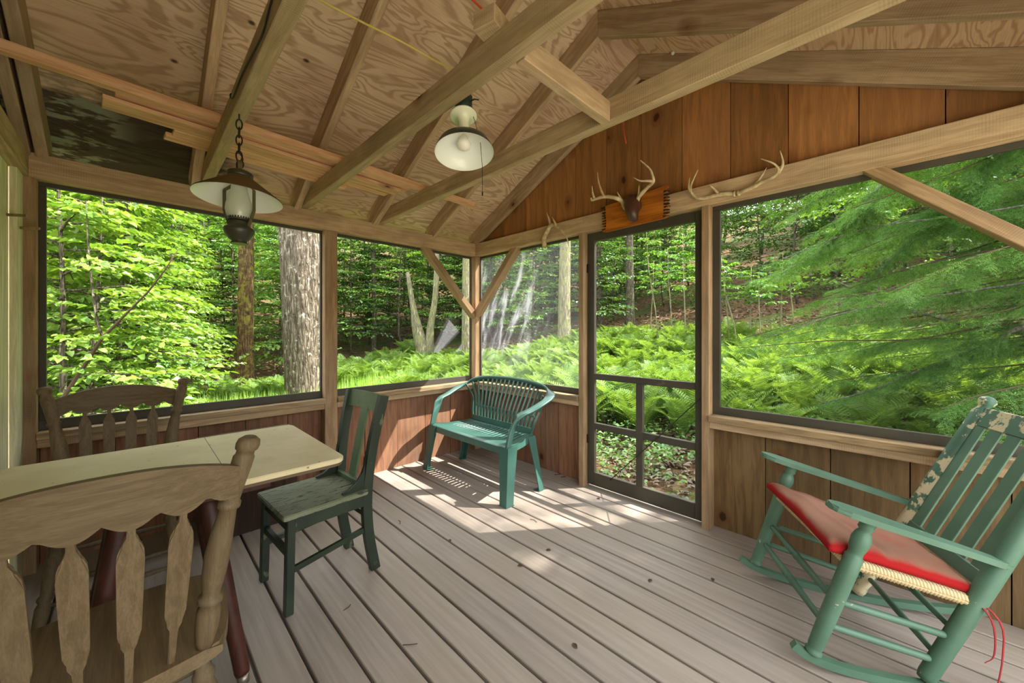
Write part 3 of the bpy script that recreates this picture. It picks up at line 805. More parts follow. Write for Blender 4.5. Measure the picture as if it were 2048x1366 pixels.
sweep(bm, pts, [(-.03, -.004), (.03, -.004), (.03, .004), (-.03, .004)], (0, 0, 1)); obj('back_base', bm, 'plastic', bn)

# ------------------------------------------------------------------ rocking chair
rk = thing('rocking_chair', 'chipped sage green rocking chair with a woven seat by the right dado', 'rocking chair', (2.808, -.544, 0), R(205))
for s in (-1, 1):
    sk = -.031 * s   # the old frame is racked a little
    # runner
    bm = B()
    cz, Rr = 1.02, 1.0
    pts = [(x + sk * max(0, 1 + x / .8), s * (.28 + .10 * min(0, x)), z) for x, z in [(.062, .078), (.02, .052), (-.06, .03), (-.18, .017), (-.32, .014), (-.46, .020), (-.60, .037), (-.72, .06), (-.80, .082)]]
    sweep(bm, spline(pts, 3), [(-.014, -.014), (.014, -.014), (.014, .014), (-.014, .014)], (0, 1, 0)); obj('runner', bm, 'rocker', rk)
    bm = B(); lathe(bm, (sk, s * .28, .058), (-.168 + sk * 1.15, s * .28, .595), [(0, .018), (.012, .026), (.03, .027), (.045, .021), (.06, .024), (.3, .027), (.6, .0285), (.73, .0285), (.74, .023), (.76, .022), (.80, .027), (.85, .0295), (.89, .025), (.915, .018), (.93, .024), (.95, .022), (.97, .026), (1, .027)], 16)
    obj('front_post', bm, 'rocker', rk)
    bm = B(); lathe(bm, (-.375, s * .238, .034), (-.815, s * .205, .99), [(0, .022), (.02, .026), (.4, .029), (.8, .0265), (.93, .025), (.945, .018), (.955, .017), (.965, .024), (.98, .028), (.992, .022), (1, .01)], 16)
    obj('back_post', bm, 'rocker_chip' if s < 0 else 'rocker', rk, 'post with paint chipped to bare wood' if s < 0 else None)
    # armrest paddle
    a, b = V((-.058 + sk * 1.2, s * .29, .627)), V((-.590, s * .238, .482)); L = (b - a).length
    ol = spline([(-.025, 0), (-.005, .035), (.06, .045), (.16, .04), (.35, .026), (L - .02, .018), (L + .01, 0), (L - .02, -.018), (.35, -.026), (.16, -.04), (.06, -.045), (-.005, -.035), (-.025, 0)], 3)[:-1]
    x = (b - a).normalized(); yv = V((0, 1, 0)); yv = (yv - x * yv.dot(x)).normalized(); z = x.cross(yv)
    m = Matrix((x, yv, z)).transposed().to_4x4(); m.translation = a
    bm = B(); prism(bm, ol, m, .021, .006); obj('armrest', bm, 'rocker', rk)
    fp = lambda zz: V((sk - .168 * (zz - .058) / .537, s * .28, zz)); bp = lambda zz: V((-.375 - .46 * (zz - .034), s * (.238 - .0345 * (zz - .034)), zz))
    rp = [(0, .010), (.1, .012), (.5, .0125), (.9, .012), (1, .010)]
    part('side_rail', 'rocker', rk, lathe, fp(.275), bp(.20), rp, 10); part('side_rail', 'rocker', rk, lathe, fp(.18), bp(.108), rp, 10)
fx = lambda zz: -.168 * (zz - .058) / .537
tp = [(0, .009), (.08, .0115), (.3, .0135), (.46, .0155), (.48, .012), (.49, .0165), (.51, .0165), (.52, .012), (.54, .0155), (.7, .0135), (.92, .0115), (1, .009)]
for zz in (.275, .18): part('front_rail', 'rocker', rk, lathe, (fx(zz) + .031, -.28, zz), (fx(zz) - .031, .28, zz), tp, 12)
for zz in (.22, .12): part('rear_rail', 'rocker', rk, lathe, (-.375 - .46 * (zz - .034), -.234, zz), (-.375 - .46 * (zz - .034), .234, zz), [(0, .01), (.5, .013), (1, .01)], 10)
bx_ = lambda zz: -.375 - .46 * (zz - .034)
bm = B(); bar(bm, (bx_(.905) - .002, -.205, .905), (bx_(.905) - .002, .205, .905), .018, .085, (-.42, 0, .9), .004); obj('top_rail', bm, 'rocker_chip', rk, 'back top rail with bare chipped patches')
bm = B(); bar(bm, (bx_(.40) - .002, -.222, .40), (bx_(.40) - .002, .222, .40), .018, .055, (-.42, 0, .9), .004); obj('lower_back_rail', bm, 'rocker', rk)
for i in range(5):
    yy = -.166 + .083 * i
    bm = B(); bar(bm, (bx_(.41), yy, .41), (bx_(.87), yy, .87), .055, .009, (1, 0, .5), .002); obj('back_slat', bm, 'rocker', rk)
# woven seat: cords wrapped round a sloping frame
bm = B(); c4 = [V((-.07, -.275, .425)), V((-.135, .275, .425)), V((-.50, .222, .335)), V((-.50, -.222, .335))]
for a, b in zip(c4, c4[1:] + c4[:1]): tube(bm, [a, b], .012, 8)
n = 46
for k in range(n):
    t = (k + .5) / n
    a = c4[0].lerp(c4[1], t); b = c4[3].lerp(c4[2], t)
    tube(bm, [a + V((.013, 0, -.006)), a + V((.004, 0, .013)), b + V((-.004, 0, .013)), b + V((-.013, 0, -.006))], .0062, 5, smooth=True)
n = 34
for k in range(n):
    t = (k + .5) / n
    for A, Bv in ((c4[1], c4[2]), (c4[0], c4[3])):
        p = A.lerp(Bv, t); tube(bm, [p + V((math.cos(q), 0, 0)) * 0 + V((0, math.cos(q), math.sin(q))) * .0165 for q in np.linspace(0, 6.2, 7)], .0062, 5)
obj('woven_seat', bm, 'weave', rk, 'pale woven rush seat')

# cushion (its own thing, lies on the rocker)
cu = tag(empty('seat_cushion', rk.location, rk.rotation_euler.z), 'faded red tie-on seat cushion lying on the rocking chair', 'cushion')
cu.location.z = 0
bm = B(); nu, nv = 40, 34; top, bot = [], []
crn = random.Random(3)
for i in range(nu):
    u = 2 * i / (nu - 1) - 1; r1, r2 = [], []
    for j in range(nv):
        v = 2 * j / (nv - 1) - 1
        hw = .268 - .055 * (1 + v) / 2
        pin = 1 + .035 * (abs(u * v) ** 3) - .02 * (1 - abs(u)) * abs(v) ** 4
        x = -.285 - v * .225 * pin; yy = u * hw * pin; x -= .032 * u * (1 - v) / 2 * -1 * -1
        zs = .425 + (x + .10) * .222 + .0225
        e = max(0, 1 - max(abs(u), abs(v)) ** 5)
        puff = .036 * e ** .5 + .008 * math.sin(9 * u + 3 * v) * e * .4 + .006 * math.sin(5 * v - 7 * u * v) * e
        puff += .011 * math.exp(-((v + .55 - .3 * u) / .09) ** 2) * e - .014 * math.exp(-((v + .35 - .25 * u) / .06) ** 2) * e * (.5 + .5 * u)
        r1.append(bm.verts.new((x, yy, zs + .020 + puff))); r2.append(bm.verts.new((x, yy, zs - .0 - .0 * e)))
    top.append(r1); bot.append(r2)
for i in range(nu - 1):
    for j in range(nv - 1):
        bm.faces.new((top[i][j], top[i + 1][j], top[i + 1][j + 1], top[i][j + 1])).smooth = True
        bm.faces.new((bot[i][j], bot[i][j + 1], bot[i + 1][j + 1], bot[i + 1][j])).smooth = True
rim = lambda g: [g[i][0] for i in range(nu)] + [g[-1][j] for j in range(1, nv)] + [g[i][-1] for i in range(nu - 2, -1, -1)] + [g[0][j] for j in range(nv - 2, 0, -1)]
ra, rb = rim(top), rim(bot)
for k in range(len(ra)): bm.faces.new((ra[k], ra[(k + 1) % len(ra)], rb[(k + 1) % len(rb)], rb[k])).smooth = True
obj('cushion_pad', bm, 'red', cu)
bm = B()
for dx, ln in ((0, .26), (.02, .18)):
    pts = spline([(-.50, .21, .36), (-.545 + dx, .275, .31), (-.55 + dx, .278, .2), (-.535 + dx * 1.5, .28, .345 - ln)], 4)
    sweep(bm, pts, [(-.004, -.001), (.004, -.001), (.004, .001), (-.004, .001)], (.8, .6, 0))
obj('tie_ribbon', bm, 'ribbon', cu)

# ------------------------------------------------------------------ storage box by the left dado
sb = thing('storage_box', 'dark brown wooden box with a pale lid against the left dado beside the table', 'box', (.155, -2.05, 0))
part('box_body', 'boxbrown', sb, box, (-.13, -.26, 0), (.15, .245, .565), .004)
bm = B(); prism(bm, rrect(-.14, -.27, .17, .265, .03), Matrix.Translation((0, 0, .576)), .02, .004); obj('lid', bm, 'pale', sb, 'pale painted lid')

# ------------------------------------------------------------------ hanging oil lamp
lp = thing('hanging_lamp', 'oil-lamp style pendant on a rusty chain under the nearest tie beam', 'lamp', (1.183, -2.273, 1.64))
zz = lambda z: z - 1.64
def ring_link(bm, c, L, w, r, ax):
    pts = [V(c) + V(ax) * (w / 2) * math.cos(q) + V((0, 0, 1)) * (L / 2) * math.sin(q) for q in np.linspace(0, 2 * math.pi, 15)]
    tube(bm, pts, r, 6, False)
bm = B(); zc_ = 2.212; k = 0
tube(bm, [(0, 0, zz(2.205)), (0, 0, zz(2.18))], .003, 6)
zc_ = 2.178
while zc_ > 2.035:
    ring_link(bm, (0, 0, zz(zc_ - .018)), .044, .022, .0031, (1, 0, 0) if k % 2 else (.3, .95, 0)); zc_ -= .034; k += 1
ring_link(bm, (.006, 0, zz(2.015)), .04, .04, .003, (.7, -.7, 0)); ring_link(bm, (-.004, .004, zz(1.99)), .035, .03, .003, (.7, .7, 0))
obj('chain', bm, 'iron', lp)
tl = Matrix.Translation((0, 0, zz(1.845))) @ Matrix.Rotation(R(4), 4, V((.71, -.70, 0)).cross(V((0, 0, 1)))) @ Matrix.Translation((0, 0, -zz(1.845)))
def tilt(o): o.data.transform(tl); return o
bm = B(); lathe(bm, (0, 0, zz(1.84)), (0, 0, zz(1.94)), [(0, 0.1611), (.04, 0.1607), (.93, 0.0451), (1, 0.0410)], 40, False); tilt(obj('shade', bm, 'shadetop', lp, 'bronze-coloured cone shade'))
bm = B(); lathe(bm, (0, 0, zz(1.838)), (0, 0, zz(1.936)), [(0, 0.1620), (.02, 0.1591), (.93, 0.0435), (1, 0.0369)], 40, False); tilt(obj('shade_lining', bm, 'enamel', lp, 'white enamel inside of the shade'))
bm = B(); lathe(bm, (0, 0, zz(1.932)), (0, 0, zz(1.965)), [(0, 0.0451), (.2, 0.0476), (.6, 0.0476), (.75, 0.0410), (1, 0.0098)], 24); tilt(obj('shade_cap', bm, 'brass_dark', lp))
bm = B(); pts = [(.71 * a, 0., b) for a, b in ((-.03, zz(1.955)), (-.03, zz(1.985)), (-.018, zz(2.0)), (0, zz(2.003)), (.018, zz(2.0)), (.03, zz(1.985)), (.03, zz(1.955)))]
sweep(bm, spline(pts, 3), [(-.008, -.0025), (.008, -.0025), (.008, 0.0020), (-.008, .0025)], (0, 1, 0)); obj('handle', bm, 'brass', lp)
bm = B(); lathe(bm, (0, 0, zz(1.74)), (0, 0, zz(1.93)), [(0, 0.0328), (.05, 0.0361), (.14, 0.0459), (.27, 0.0504), (.40, 0.0476), (.55, 0.0385), (.72, 0.0303), (.9, 0.0271), (1, 0.0262)], 28); obj('glass_chimney', bm, 'frosted', lp, 'frosted glass chimney')
bm = B(); lathe(bm, (0, 0, zz(1.645)), (0, 0, zz(1.745)), [(0, 0.0336), (.03, 0.0344), (.07, 0.0279), (.13, 0.0279), (.2, 0.0369), (.42, 0.0508), (.55, 0.0566), (.63, 0.0566), (.70, 0.0492), (.76, 0.0410), (.9, 0.0385), (1, 0.0361)], 30); obj('oil_font', bm, 'brass_dark', lp, 'dark tarnished metal oil font')
bm = B(); lathe(bm, (0, 0, zz(1.745)), (0, 0, zz(1.752)), [(0, 0.0410), (1, 0.0410)], 28)
for k in range(26):
    a = 2 * math.pi * k / 26; c = V((math.cos(a), math.sin(a), 0)) * .040
    bar(bm, c + V((0, 0, zz(1.75))), c * 1.03 + V((0, 0, zz(1.782))), .0055, .002, c)
obj('gallery', bm, 'brass_dark', lp)
sd_ = V((.70, .71, 0))
for s in (-1, 1):
    pts = [sd_ * s * a + V((0, 0, zz(z))) for a, z in ((.016, 1.905), (.061, 1.88), (.064, 1.875), (.064, 1.79), (.062, 1.782), (.043, 1.728), (.037, 1.715))]
    bm = B(); sweep(bm, pts, [(-.008, -.0022), (.008, -.0022), (.008, 0.0018), (-.008, .0022)], tuple(sd_.cross(V((0, 0, 1))))); obj('harp_arm', bm, 'brass', lp)

# ------------------------------------------------------------------ enamel ceiling lamp
el = thing('ceiling_lamp', 'tilted white enamel lamp on a porcelain socket by the middle tie beam', 'lamp', (1.892, -1.608, 2.175))
n_ = (V((.71, -.553, 0)).normalized() * math.sin(R(13)) + V((0, 0, -1)) * math.cos(R(13)) + V((.0, .05, 0))).normalized()
bm = B(); lathe(bm, (0, 0, .005), (0, 0, .085), [(0, .036), (1, .038)], 8, True); obj('junction_box', bm, 'greentop', el, 'dark octagonal junction box')
tube_ = B(); tube(tube_, [(.0, 0, .05), (.05, .02, .06), (.065, .03, .055)], .003, 6); obj('screw', tube_, 'iron', el)
bm = B(); lathe(bm, (0, 0, .008), V((0, 0, .008)) + n_ * .10, [(0, .050), (.03, .056), (.08, .057), (.11, .053), (.13, .026), (.5, .022), (1, .023)], 28); obj('socket', bm, 'porcelain', el)
a, b = V((-.004, .0, .008)) + n_ * .094, V((-.004, .0, .008)) + n_ * .180
bm = B(); lathe(bm, a, b, [(0, .024), (.12, .04), (.3, .075), (.55, .104), (.85, .117), (1, .122)], 40, False); obj('shade', bm, 'greentop', el, 'dark green outside of the shade')
bm = B(); lathe(bm, a + n_ * .003, b + n_ * .001, [(0, .02), (.12, .037), (.3, .072), (.55, .101), (.85, .115), (.985, .1215), (1, .1215)], 40, False); obj('shade_lining', bm, 'enamel', el, 'white enamel inside of the shade')
bm = B(); lathe(bm, a, a + n_ * .075, [(0, .013), (.2, .014), (.4, .022), (.62, .0295), (.8, .026), (.93, .014), (1, .002)], 20); obj('light_bulb', bm, 'bulb', el)
bm = B(); tube(bm, [(.03, .03, 0), (.05, .05, -.10), (.058, .055, -.21), (.059, .055, -.32)], .0012, 5); tube(bm, [(.059, .055, -.32), (.059, .055, -.335)], .003, 6); obj('pull_chain', bm, 'iron', el)

# ------------------------------------------------------------------ antlers
def antler(bm, main, tines, r0, r1=.003, rt=.0085, ridge=True):
    p = spline(main, 5); n = len(p); tube(bm, p, [r0 + (r1 - r0) * (i / (n - 1)) ** 1.6 for i in range(n)], 10)
    for t in tines:
        q = spline(t, 5); m = len(q); tube(bm, q, [rt * (1 - (i / (m - 1)) ** 1.5) + .0015 for i in range(m)], 8)
pq = thing('antler_mount', 'mounted deer antlers on a burnt-edged orange plaque above the screen door', 'antlers', (1.86, 0, 2.14))
Lq = pq.location; ql = lambda l: [V(p) - Lq for p in l]
rr = random.Random(11)
def jag(x, z0, z1, n, s):
    out = []
    for k in range(n + 1):
        z = z0 + (z1 - z0) * k / n
        out.append((x + s * (.0 if k % 2 else .03) + rr.uniform(-.006, .006), z))
    return out
ol = [(1.605, 2.032), (2.06, 2.042)] + jag(2.062, 2.05, 2.25, 12, 1) + [(2.085, 2.262), (1.625, 2.232)] + jag(1.607, 2.225, 2.04, 12, -1)
mq = Matrix(((1, 0, 0, 0), (0, 0, -1, -.012), (0, 1, 0, 0), (0, 0, 0, 1))); mq.translation = V((-Lq.x, -.0125, -Lq.z))
bm = B(); prism(bm, ol, mq, .022); obj('plaque', bm, 'plaque', pq, 'orange plaque with jagged sides')
for side, x in ((1, 2.068), (-1, 1.598)):
    bm = B()
    for k in range(9):
        z = 2.055 + .021 * k; xx = x + rr.uniform(-.004, .004) + side * .012
        m = mq.copy(); m.translation = V((-Lq.x, -.0135, -Lq.z))
        prism(bm, [(xx - side * .022, z - .0075), (xx + side * .016, z), (xx - side * .022, z + .0065)], m, .0225)
    obj('charred_edge', bm, 'char', pq, 'charred black notches')
bm = B(); c = spline([(1.845, -.03, 2.215), (1.853, -.075, 2.185), (1.868, -.105, 2.135), (1.878, -.11, 2.085), (1.880, -.085, 2.048)], 4); tube(bm, ql(c), [.034 + .022 * math.sin(math.pi * (.25 + .7 * i / 16)) - .012 * (i / 16) for i in range(17)], 18)
bmesh.ops.create_uvsphere(bm, u_segments=16, v_segments=10, radius=.046, matrix=Matrix.Translation(V((1.858, -.05, 2.165)) - Lq) @ Matrix.Diagonal((1.15, .95, 1.1, 1)))
obj('skull_cap', bm, 'leather', pq, 'brown leather skull cap')
bm = B(); antler(bm, ql([(1.81, -.06, 2.15), (1.790, -.070, 2.173), (1.784, -.090, 2.206), (1.764, -.120, 2.225), (1.727, -.150, 2.239), (1.677, -.170, 2.247), (1.632, -.200, 2.235), (1.607, -.210, 2.230), (1.604, -.220, 2.247)]),
    [ql([(1.792, -.085, 2.194), (1.773, -.100, 2.237), (1.755, -.110, 2.279)]), ql([(1.684, -.170, 2.245), (1.669, -.180, 2.286), (1.651, -.190, 2.356), (1.647, -.200, 2.428)]), ql([(1.622, -.200, 2.238), (1.617, -.215, 2.279), (1.620, -.230, 2.326)])], .0165, .006)
obj('antler', bm, 'antler', pq)
bm = B(); antler(bm, ql([(1.87, -.06, 2.155), (1.885, -.070, 2.175), (1.911, -.090, 2.205), (1.952, -.110, 2.225), (1.997, -.130, 2.242), (2.045, -.150, 2.260), (2.048, -.170, 2.295), (2.038, -.190, 2.337), (1.988, -.220, 2.399)]),
    [ql([(1.896, -.080, 2.188), (1.916, -.100, 2.231), (1.929, -.120, 2.278)]), ql([(2.045, -.150, 2.263), (2.017, -.170, 2.268), (1.978, -.200, 2.271), (1.943, -.230, 2.295)])], .0165)
obj('antler', bm, 'antler', pq)
bm = B(); antler(bm, [(.996, -.020, 2.006), (.994, -.035, 2.082), (1.042, -.045, 2.139), (1.088, -.055, 2.178), (1.142, -.065, 2.167), (1.213, -.08, 2.116), (1.282, -.09, 2.039), (1.316, -.10, 1.956)],
    [[(1.088, -.055, 2.172), (1.082, -.07, 2.229), (1.065, -.08, 2.289)], [(1.165, -.07, 2.147), (1.154, -.085, 2.19), (1.141, -.1, 2.229)]], .0215, .0025, .011)
tag(obj('shed_antler', bm, 'antler'), 'shed antler hanging points-down on the plate left of the screen door', 'antler')
bm = B(); antler(bm, [(2.489, -.014, 2.102), (2.435, -.02, 2.111), (2.389, -.025, 2.115), (2.330, -.035, 2.110), (2.284, -.045, 2.119), (2.256, -.055, 2.156), (2.254, -.07, 2.191), (2.277, -.085, 2.229), (2.309, -.1, 2.275)],
    [[(2.252, -.06, 2.165), (2.244, -.075, 2.192), (2.255, -.09, 2.243)], [(2.4, -.025, 2.123), (2.387, -.04, 2.146), (2.367, -.07, 2.174)]], .0135, .0025, .0085)
lathe(bm, (2.482, -.014, 2.102), (2.497, -.014, 2.101), [(0, .014), (.3, .019), (1, .017)], 10)
tag(obj('shed_antler', bm, 'antler'), 'shed antler on the plate with its beam curling up toward the plaque', 'antler')
bm = B(); antler(bm, [(2.511, -.014, 2.100), (2.547, -.02, 2.105), (2.588, -.025, 2.111), (2.637, -.035, 2.126), (2.691, -.045, 2.135), (2.717, -.06, 2.15), (2.718, -.07, 2.171), (2.699, -.09, 2.197), (2.646, -.11, 2.232)],
    [[(2.717, -.055, 2.146), (2.736, -.06, 2.176), (2.740, -.07, 2.206), (2.732, -.09, 2.256)], [(2.604, -.025, 2.126), (2.63, -.03, 2.157), (2.661, -.045, 2.198)]], .0135, .0025, .0085)
lathe(bm, (2.503, -.014, 2.099), (2.518, -.014, 2.101), [(0, .017), (.7, .019), (1, .014)], 10)
tag(obj('shed_antler', bm, 'antler'), 'shed antler on the plate whose beam curves up over the right window', 'antler')

# ------------------------------------------------------------------ small things
for a, b, lab in (((.16, -3.035, 1.83), (.275, -2.955, 1.817), 'upper wooden peg sticking out of the cabin wall by the corner'), ((.07, -3.01, 1.789), (.16, -2.932, 1.782), 'lower wooden peg beside the left screened window')):
    bm = B(); bar(bm, a, b, .010, .012); tag(obj('wooden_peg', bm, 'sill'), lab, 'peg')
twl = ['small dry twig on the deck between the green chair and the bench', 'crumpled dead leaf on the deck in front of the bench', 'dry twig by the bench leg nearest the door', 'bits of dry stem against the dado behind the bench leg', 'dry stem against the dado left of the door post', 'dead leaf on the open deck before the screen door', 'dead leaf on the deck in line with the door latch side', 'dead leaf on the deck beside the rocker tip', 'dark twig on the deck in the near foreground', 'small dead leaf in the middle of the open deck', 'twig on the deck beside the green chair leg', 'speck of leaf on the deck below the sunny dado', 'dead leaf at the foot of the screen door']
for i, (x, y_) in enumerate([(.859, -1.343), (1.761, -.892), (1.472, -.696), (1.08, .06), (1.15, .05), (1.747, -1.114), (2.298, -.734), (2.52, -.50), (1.798, -1.805), (2.266, -1.333), (1.41, -1.90), (1.277, -1.238), (1.592, -.1)]):
    r = random.Random(i); bm = B()
    if i in (0, 2, 3, 4, 8, 10):
        for k in range(2 if i in (3, 4) else 1):
            a = r.uniform(0, 3.1); L = r.uniform(.015, .03) * (1.4 if i in (3, 4) else 1)
            tube(bm, [(-L * math.cos(a), -L * math.sin(a), .003), (0, .004, .004 + .004 * k), (L * math.cos(a + .4), L * math.sin(a + .4), .003)], .0017, 5)
        o = obj('dry_twig', bm, 'twig'); tag(o, twl[i], 'twig')
    else:
        a = r.uniform(0, 6)
        vs = [bm.verts.new((d * math.cos(a + q), d * math.sin(a + q), h)) for q, d, h in ((0, .016, .002), (1.2, .010, .007), (2.3, .011, .004), (3.2, .017, .002), (4.2, .009, .006), (5.2, .01, .005))]
        cv = bm.verts.new((0, 0, .002))
        for k in range(6): bm.faces.new((vs[k], vs[(k + 1) % 6], cv))
        o = obj('dead_leaf', bm, 'twig'); tag(o, twl[i], 'leaf')
    o.location = (x, y_, 0)
bm = B(); bmesh.ops.create_icosphere(bm, subdivisions=2, radius=.012)
o = obj('wasp_nest', bm, 'deadfoam'); o.location = (2.12, -.02, roofz(2.12) - .012); tag(o, 'small white papery nest under the roof beside the gable rafter', 'nest')

# ------------------------------------------------------------------ outside: ground
CAMP = V((3.175, -2.591, 1.27)); CT, ST = math.cos(R(44.75)), math.sin(R(44.75))
def spot(u, d):
    """ground position seen in column u at depth d"""
    t = (u - 1024) / 760 * d
    return CAMP.x - CT * d + ST * t, CAMP.y + ST * d + CT * t
def hz(x, y):
    s = lambda v: .5 * (v + math.sqrt(v * v + 1.5))
    z = -.36 + .17 * max(0, s(y - 2.2) - .15) + .16 * max(0, s(y - 10.5) - .1) + .26 * max(0, s(-x - 12.5) - .1) + .12 * max(0, s(x - 9) - .1)
    z += .10 * math.sin(x * .9 + 1.3) * math.sin(y * .7) * min(1, max(0, (math.hypot(x - 1.8, y + 1.5) - 3) / 3))
    return z
bm = B(); N = 110; g = []
for i in range(N + 1):
    row = []
    for j in range(N + 1):
        f = lambda t: math.copysign(abs(t) ** 1.7, t)
        x = 1 + 62 * f(i / N * 2 - 1); y = 3 + 62 * f(j / N * 2 - 1)
        row.append(bm.verts.new((x, y, hz(x, y))))
    g.append(row)
for i in range(N):
    for j in range(N): bm.faces.new((g[i][j], g[i + 1][j], g[i + 1][j + 1], g[i][j + 1])).smooth = True
tag(obj('ground', bm, 'ground'), 'forest floor rising to a wooded hillside', 'ground', kind='structure')
bm = B(); n = 40
box(bm, (4.2, -9, -.3), (15, -.3, -.2))
c = bm.verts.new((8, -9, -.19)); ring = [bm.verts.new((8 + 9.5 * math.cos(2 * math.pi * k / n) * (1 + .1 * math.sin(3 * k)), -10.5 + 6.6 * math.sin(2 * math.pi * k / n), -.2)) for k in range(n)]
for k in range(n): bm.faces.new((ring[k], ring[(k + 1) % n], c))
tag(obj('bounce_clearing', bm, 'clearing'), 'unseen pale clearing behind the porch', 'ground', kind='structure')  # out-of-view pale ground, added to reflect light up to the ceiling

# ------------------------------------------------------------------ leaf meshes
def quads(name, v, f):
    me = bpy.data.meshes.new(name); me.vertices.add(len(v)); me.vertices.foreach_set('co', v.astype(np.float32).ravel())
    me.loops.add(f.size); me.loops.foreach_set('vertex_index', f.astype(np.int32).ravel())
    me.polygons.add(len(f)); me.polygons.foreach_set('loop_start', np.arange(0, f.size, 4, dtype=np.int32)); me.polygons.foreach_set('loop_total', np.full(len(f), 4, np.int32))
    me.update(calc_edges=True); return me
class LM:
    def __init__(s): s.v, s.f, s.n = [], [], 0
    def leaf(s, p, d, nz, L, w, fold=.12, simple=False):
        """a folded leaf from p along d, face normal nz"""
        d = d / np.linalg.norm(d); nz = nz - d * nz.dot(d); nz /= (np.linalg.norm(nz) + 1e-9); b = np.cross(nz, d); k = s.n
        up = nz * w * fold * 2
        if simple:
            s.v += [p, p + d * L * .45 + b * w * .5 + up, p + d * L - nz * L * .12, p + d * L * .45 - b * w * .5 + up]
            s.f += [(k, k + 1, k + 2, k + 3)]; s.n += 4
        else:
            s.v += [p, p + d * L * .3 + b * w * .46 + up, p + d * L * .68 + b * w * .34 + up * .6 - nz * L * .04, p + d * L - nz * L * .14, p + d * L * .68 - b * w * .34 + up * .6 - nz * L * .04, p + d * L * .3 - b * w * .46 + up]
            s.f += [(k, k + 1, k + 2, k + 3), (k, k + 3, k + 4, k + 5)]; s.n += 6
    def mesh(s, name): return quads(name, np.asarray(s.v, np.float32), np.asarray(s.f, np.int32))
A = np.array
def rotz(d, a): c, s_ = math.cos(a), math.sin(a); return A((d[0] * c - d[1] * s_, d[0] * s_ + d[1] * c, d[2]))

def make_tree(seed, H, Rm, nb, leaf, h0=.12, stem=.04, ntw=7, nlf=5, lm=None, wood=None, ox=(0, 0, 0), simple=False, az=None, droop=.35):
    r = random.Random(seed); lm = lm or LM(); bm = wood or B(); ox = A(ox, float)
    tr = [ox + A((.12 * H * .2 * math.sin(2.2 * t + seed), .1 * H * .2 * math.cos(1.7 * t + seed) - .02 * H, H * t)) for t in np.linspace(0, 1, 9)]
    tr[0] = ox.copy()
    tube(bm, tr, [stem * (1 - .85 * t) + .004 for t in np.linspace(0, 1, 9)], 7)
    ga = r.uniform(0, 6)
    for b in range(nb):
        h = h0 + (.98 - h0) * (b + r.random() * .6) / nb
        q = h * 8; i = min(7, int(q)); base = tr[i] + (tr[i + 1] - tr[i]) * (q - i)
        a = ga + b * 2.4 + r.uniform(-.4, .4)
        if az: a = az[0] + (az[1] - az[0]) * r.random()
        L = Rm * (1.0 - .62 * h) * r.uniform(.65, 1.15)
        d0 = A((math.cos(a), math.sin(a), r.uniform(.15, .5)))
        bp = [base + d0 * L * t - A((0, 0, droop * L * t * t)) for t in (0, .33, .66, 1)]
        tube(bm, bp, [stem * .35 * (1 - .8 * t) + .002 for t in (0, .33, .66, 1)], 5)
        for k in range(ntw):
            t = .22 + .78 * (k + r.random() * .5) / ntw
            j = min(2, int(t * 3)); p = bp[j] + (bp[j + 1] - bp[j]) * (t * 3 - j)
            for sd in ((-1, 1) if k < ntw - 1 else (0,)):
                dd = rotz(A((d0[0], d0[1], 0)), sd * r.uniform(.6, 1.05)) + A((0, 0, r.uniform(-.25, .15)))
                tl = L * r.uniform(.22, .42) * (1.15 - .5 * t)
                for m in range(nlf):
                    s_ = (m + 1) / nlf
                    pp = p + dd * tl * s_
                    ld = rotz(dd, (1 if m % 2 else -1) * r.uniform(.3, 1.0) * (0 if m == nlf - 1 else 1)) + A((0, 0, r.uniform(-.45, .1)))
                    nz = A((r.gauss(0, .33), r.gauss(0, .33), 1))
                    l = leaf * r.uniform(.7, 1.25)
                    lm.leaf(pp, ld, nz, l, l * .72, r.uniform(.02, .2), simple)
    return bm, lm

SPOTS = []
def put_tree(proto, u, d, s, lab=None, group=None, dz=0., first=False, rz=None):
    o = proto if first else copy_tree(proto)
    x, y = spot(u, d); o.location = (x, y, hz(x, y) - .03 + dz)
    o.rotation_euler = (0, 0, rnd.uniform(0, 6.28) if rz is None else rz); o.scale = (s, s, s * rnd.uniform(.92, 1.1))
    if lab: o['label'] = lab
    if group: o['group'] = group
    return o
def proto_tree(name, lab, cat, leafm, barkm, **k):
    t = thing(name, lab, cat); bm, lm = make_tree(**k)
    obj('trunk', bm, barkm, t); obj('foliage', lm.mesh('foliage'), leafm, t)
    return t

under = [proto_tree('maple_sapling', '', 'tree', m, 'bark_thin', seed=sd, H=H, Rm=Rm, nb=nb, leaf=lf, ntw=7, nlf=5) for m, sd, H, Rm, nb, lf in
         (('leafA', 1, 5.2, 1.7, 40, .12), ('leafA', 2, 4.4, 1.9, 36, .135), ('leafB', 3, 5.6, 1.7, 42, .105), ('leafB', 4, 6.2, 2.0, 44, .11), ('leafC', 5, 6.0, 2.0, 42, .115))]
tall = [proto_tree('forest_tree', '', 'tree', m, 'bark_thin', seed=sd, H=H, Rm=Rm, nb=nb, leaf=.24, ntw=7, nlf=4, h0=.16, stem=.11, simple=True) for m, sd, H, Rm, nb in (('leafB', 11, 11, 3.2, 46), ('leafC', 12, 12, 3.4, 50))]
used = set()
def inst(lst, k, u, d, s, lab, grp, **kw):
    p = lst[k]; first = id(p) not in used and p.name not in used
    used.add(p.name)
    return put_tree(p, u, d, s, lab, grp, first=first, **kw)
rf = random.Random(21)
HERO = [(490, 11.3, 34), (600, 8.2, 62), (834, 13.2, 40), (748, 16, 14), (934, 12.5, 16), (1130, 13, 22), (1256, 15, 20)]
def clear(u, d, s=1.):
    return all(not (d < hd + .6 and abs(u - hu) < hw + 760 * 1.35 * s / d) for hu, hd, hw in HERO)
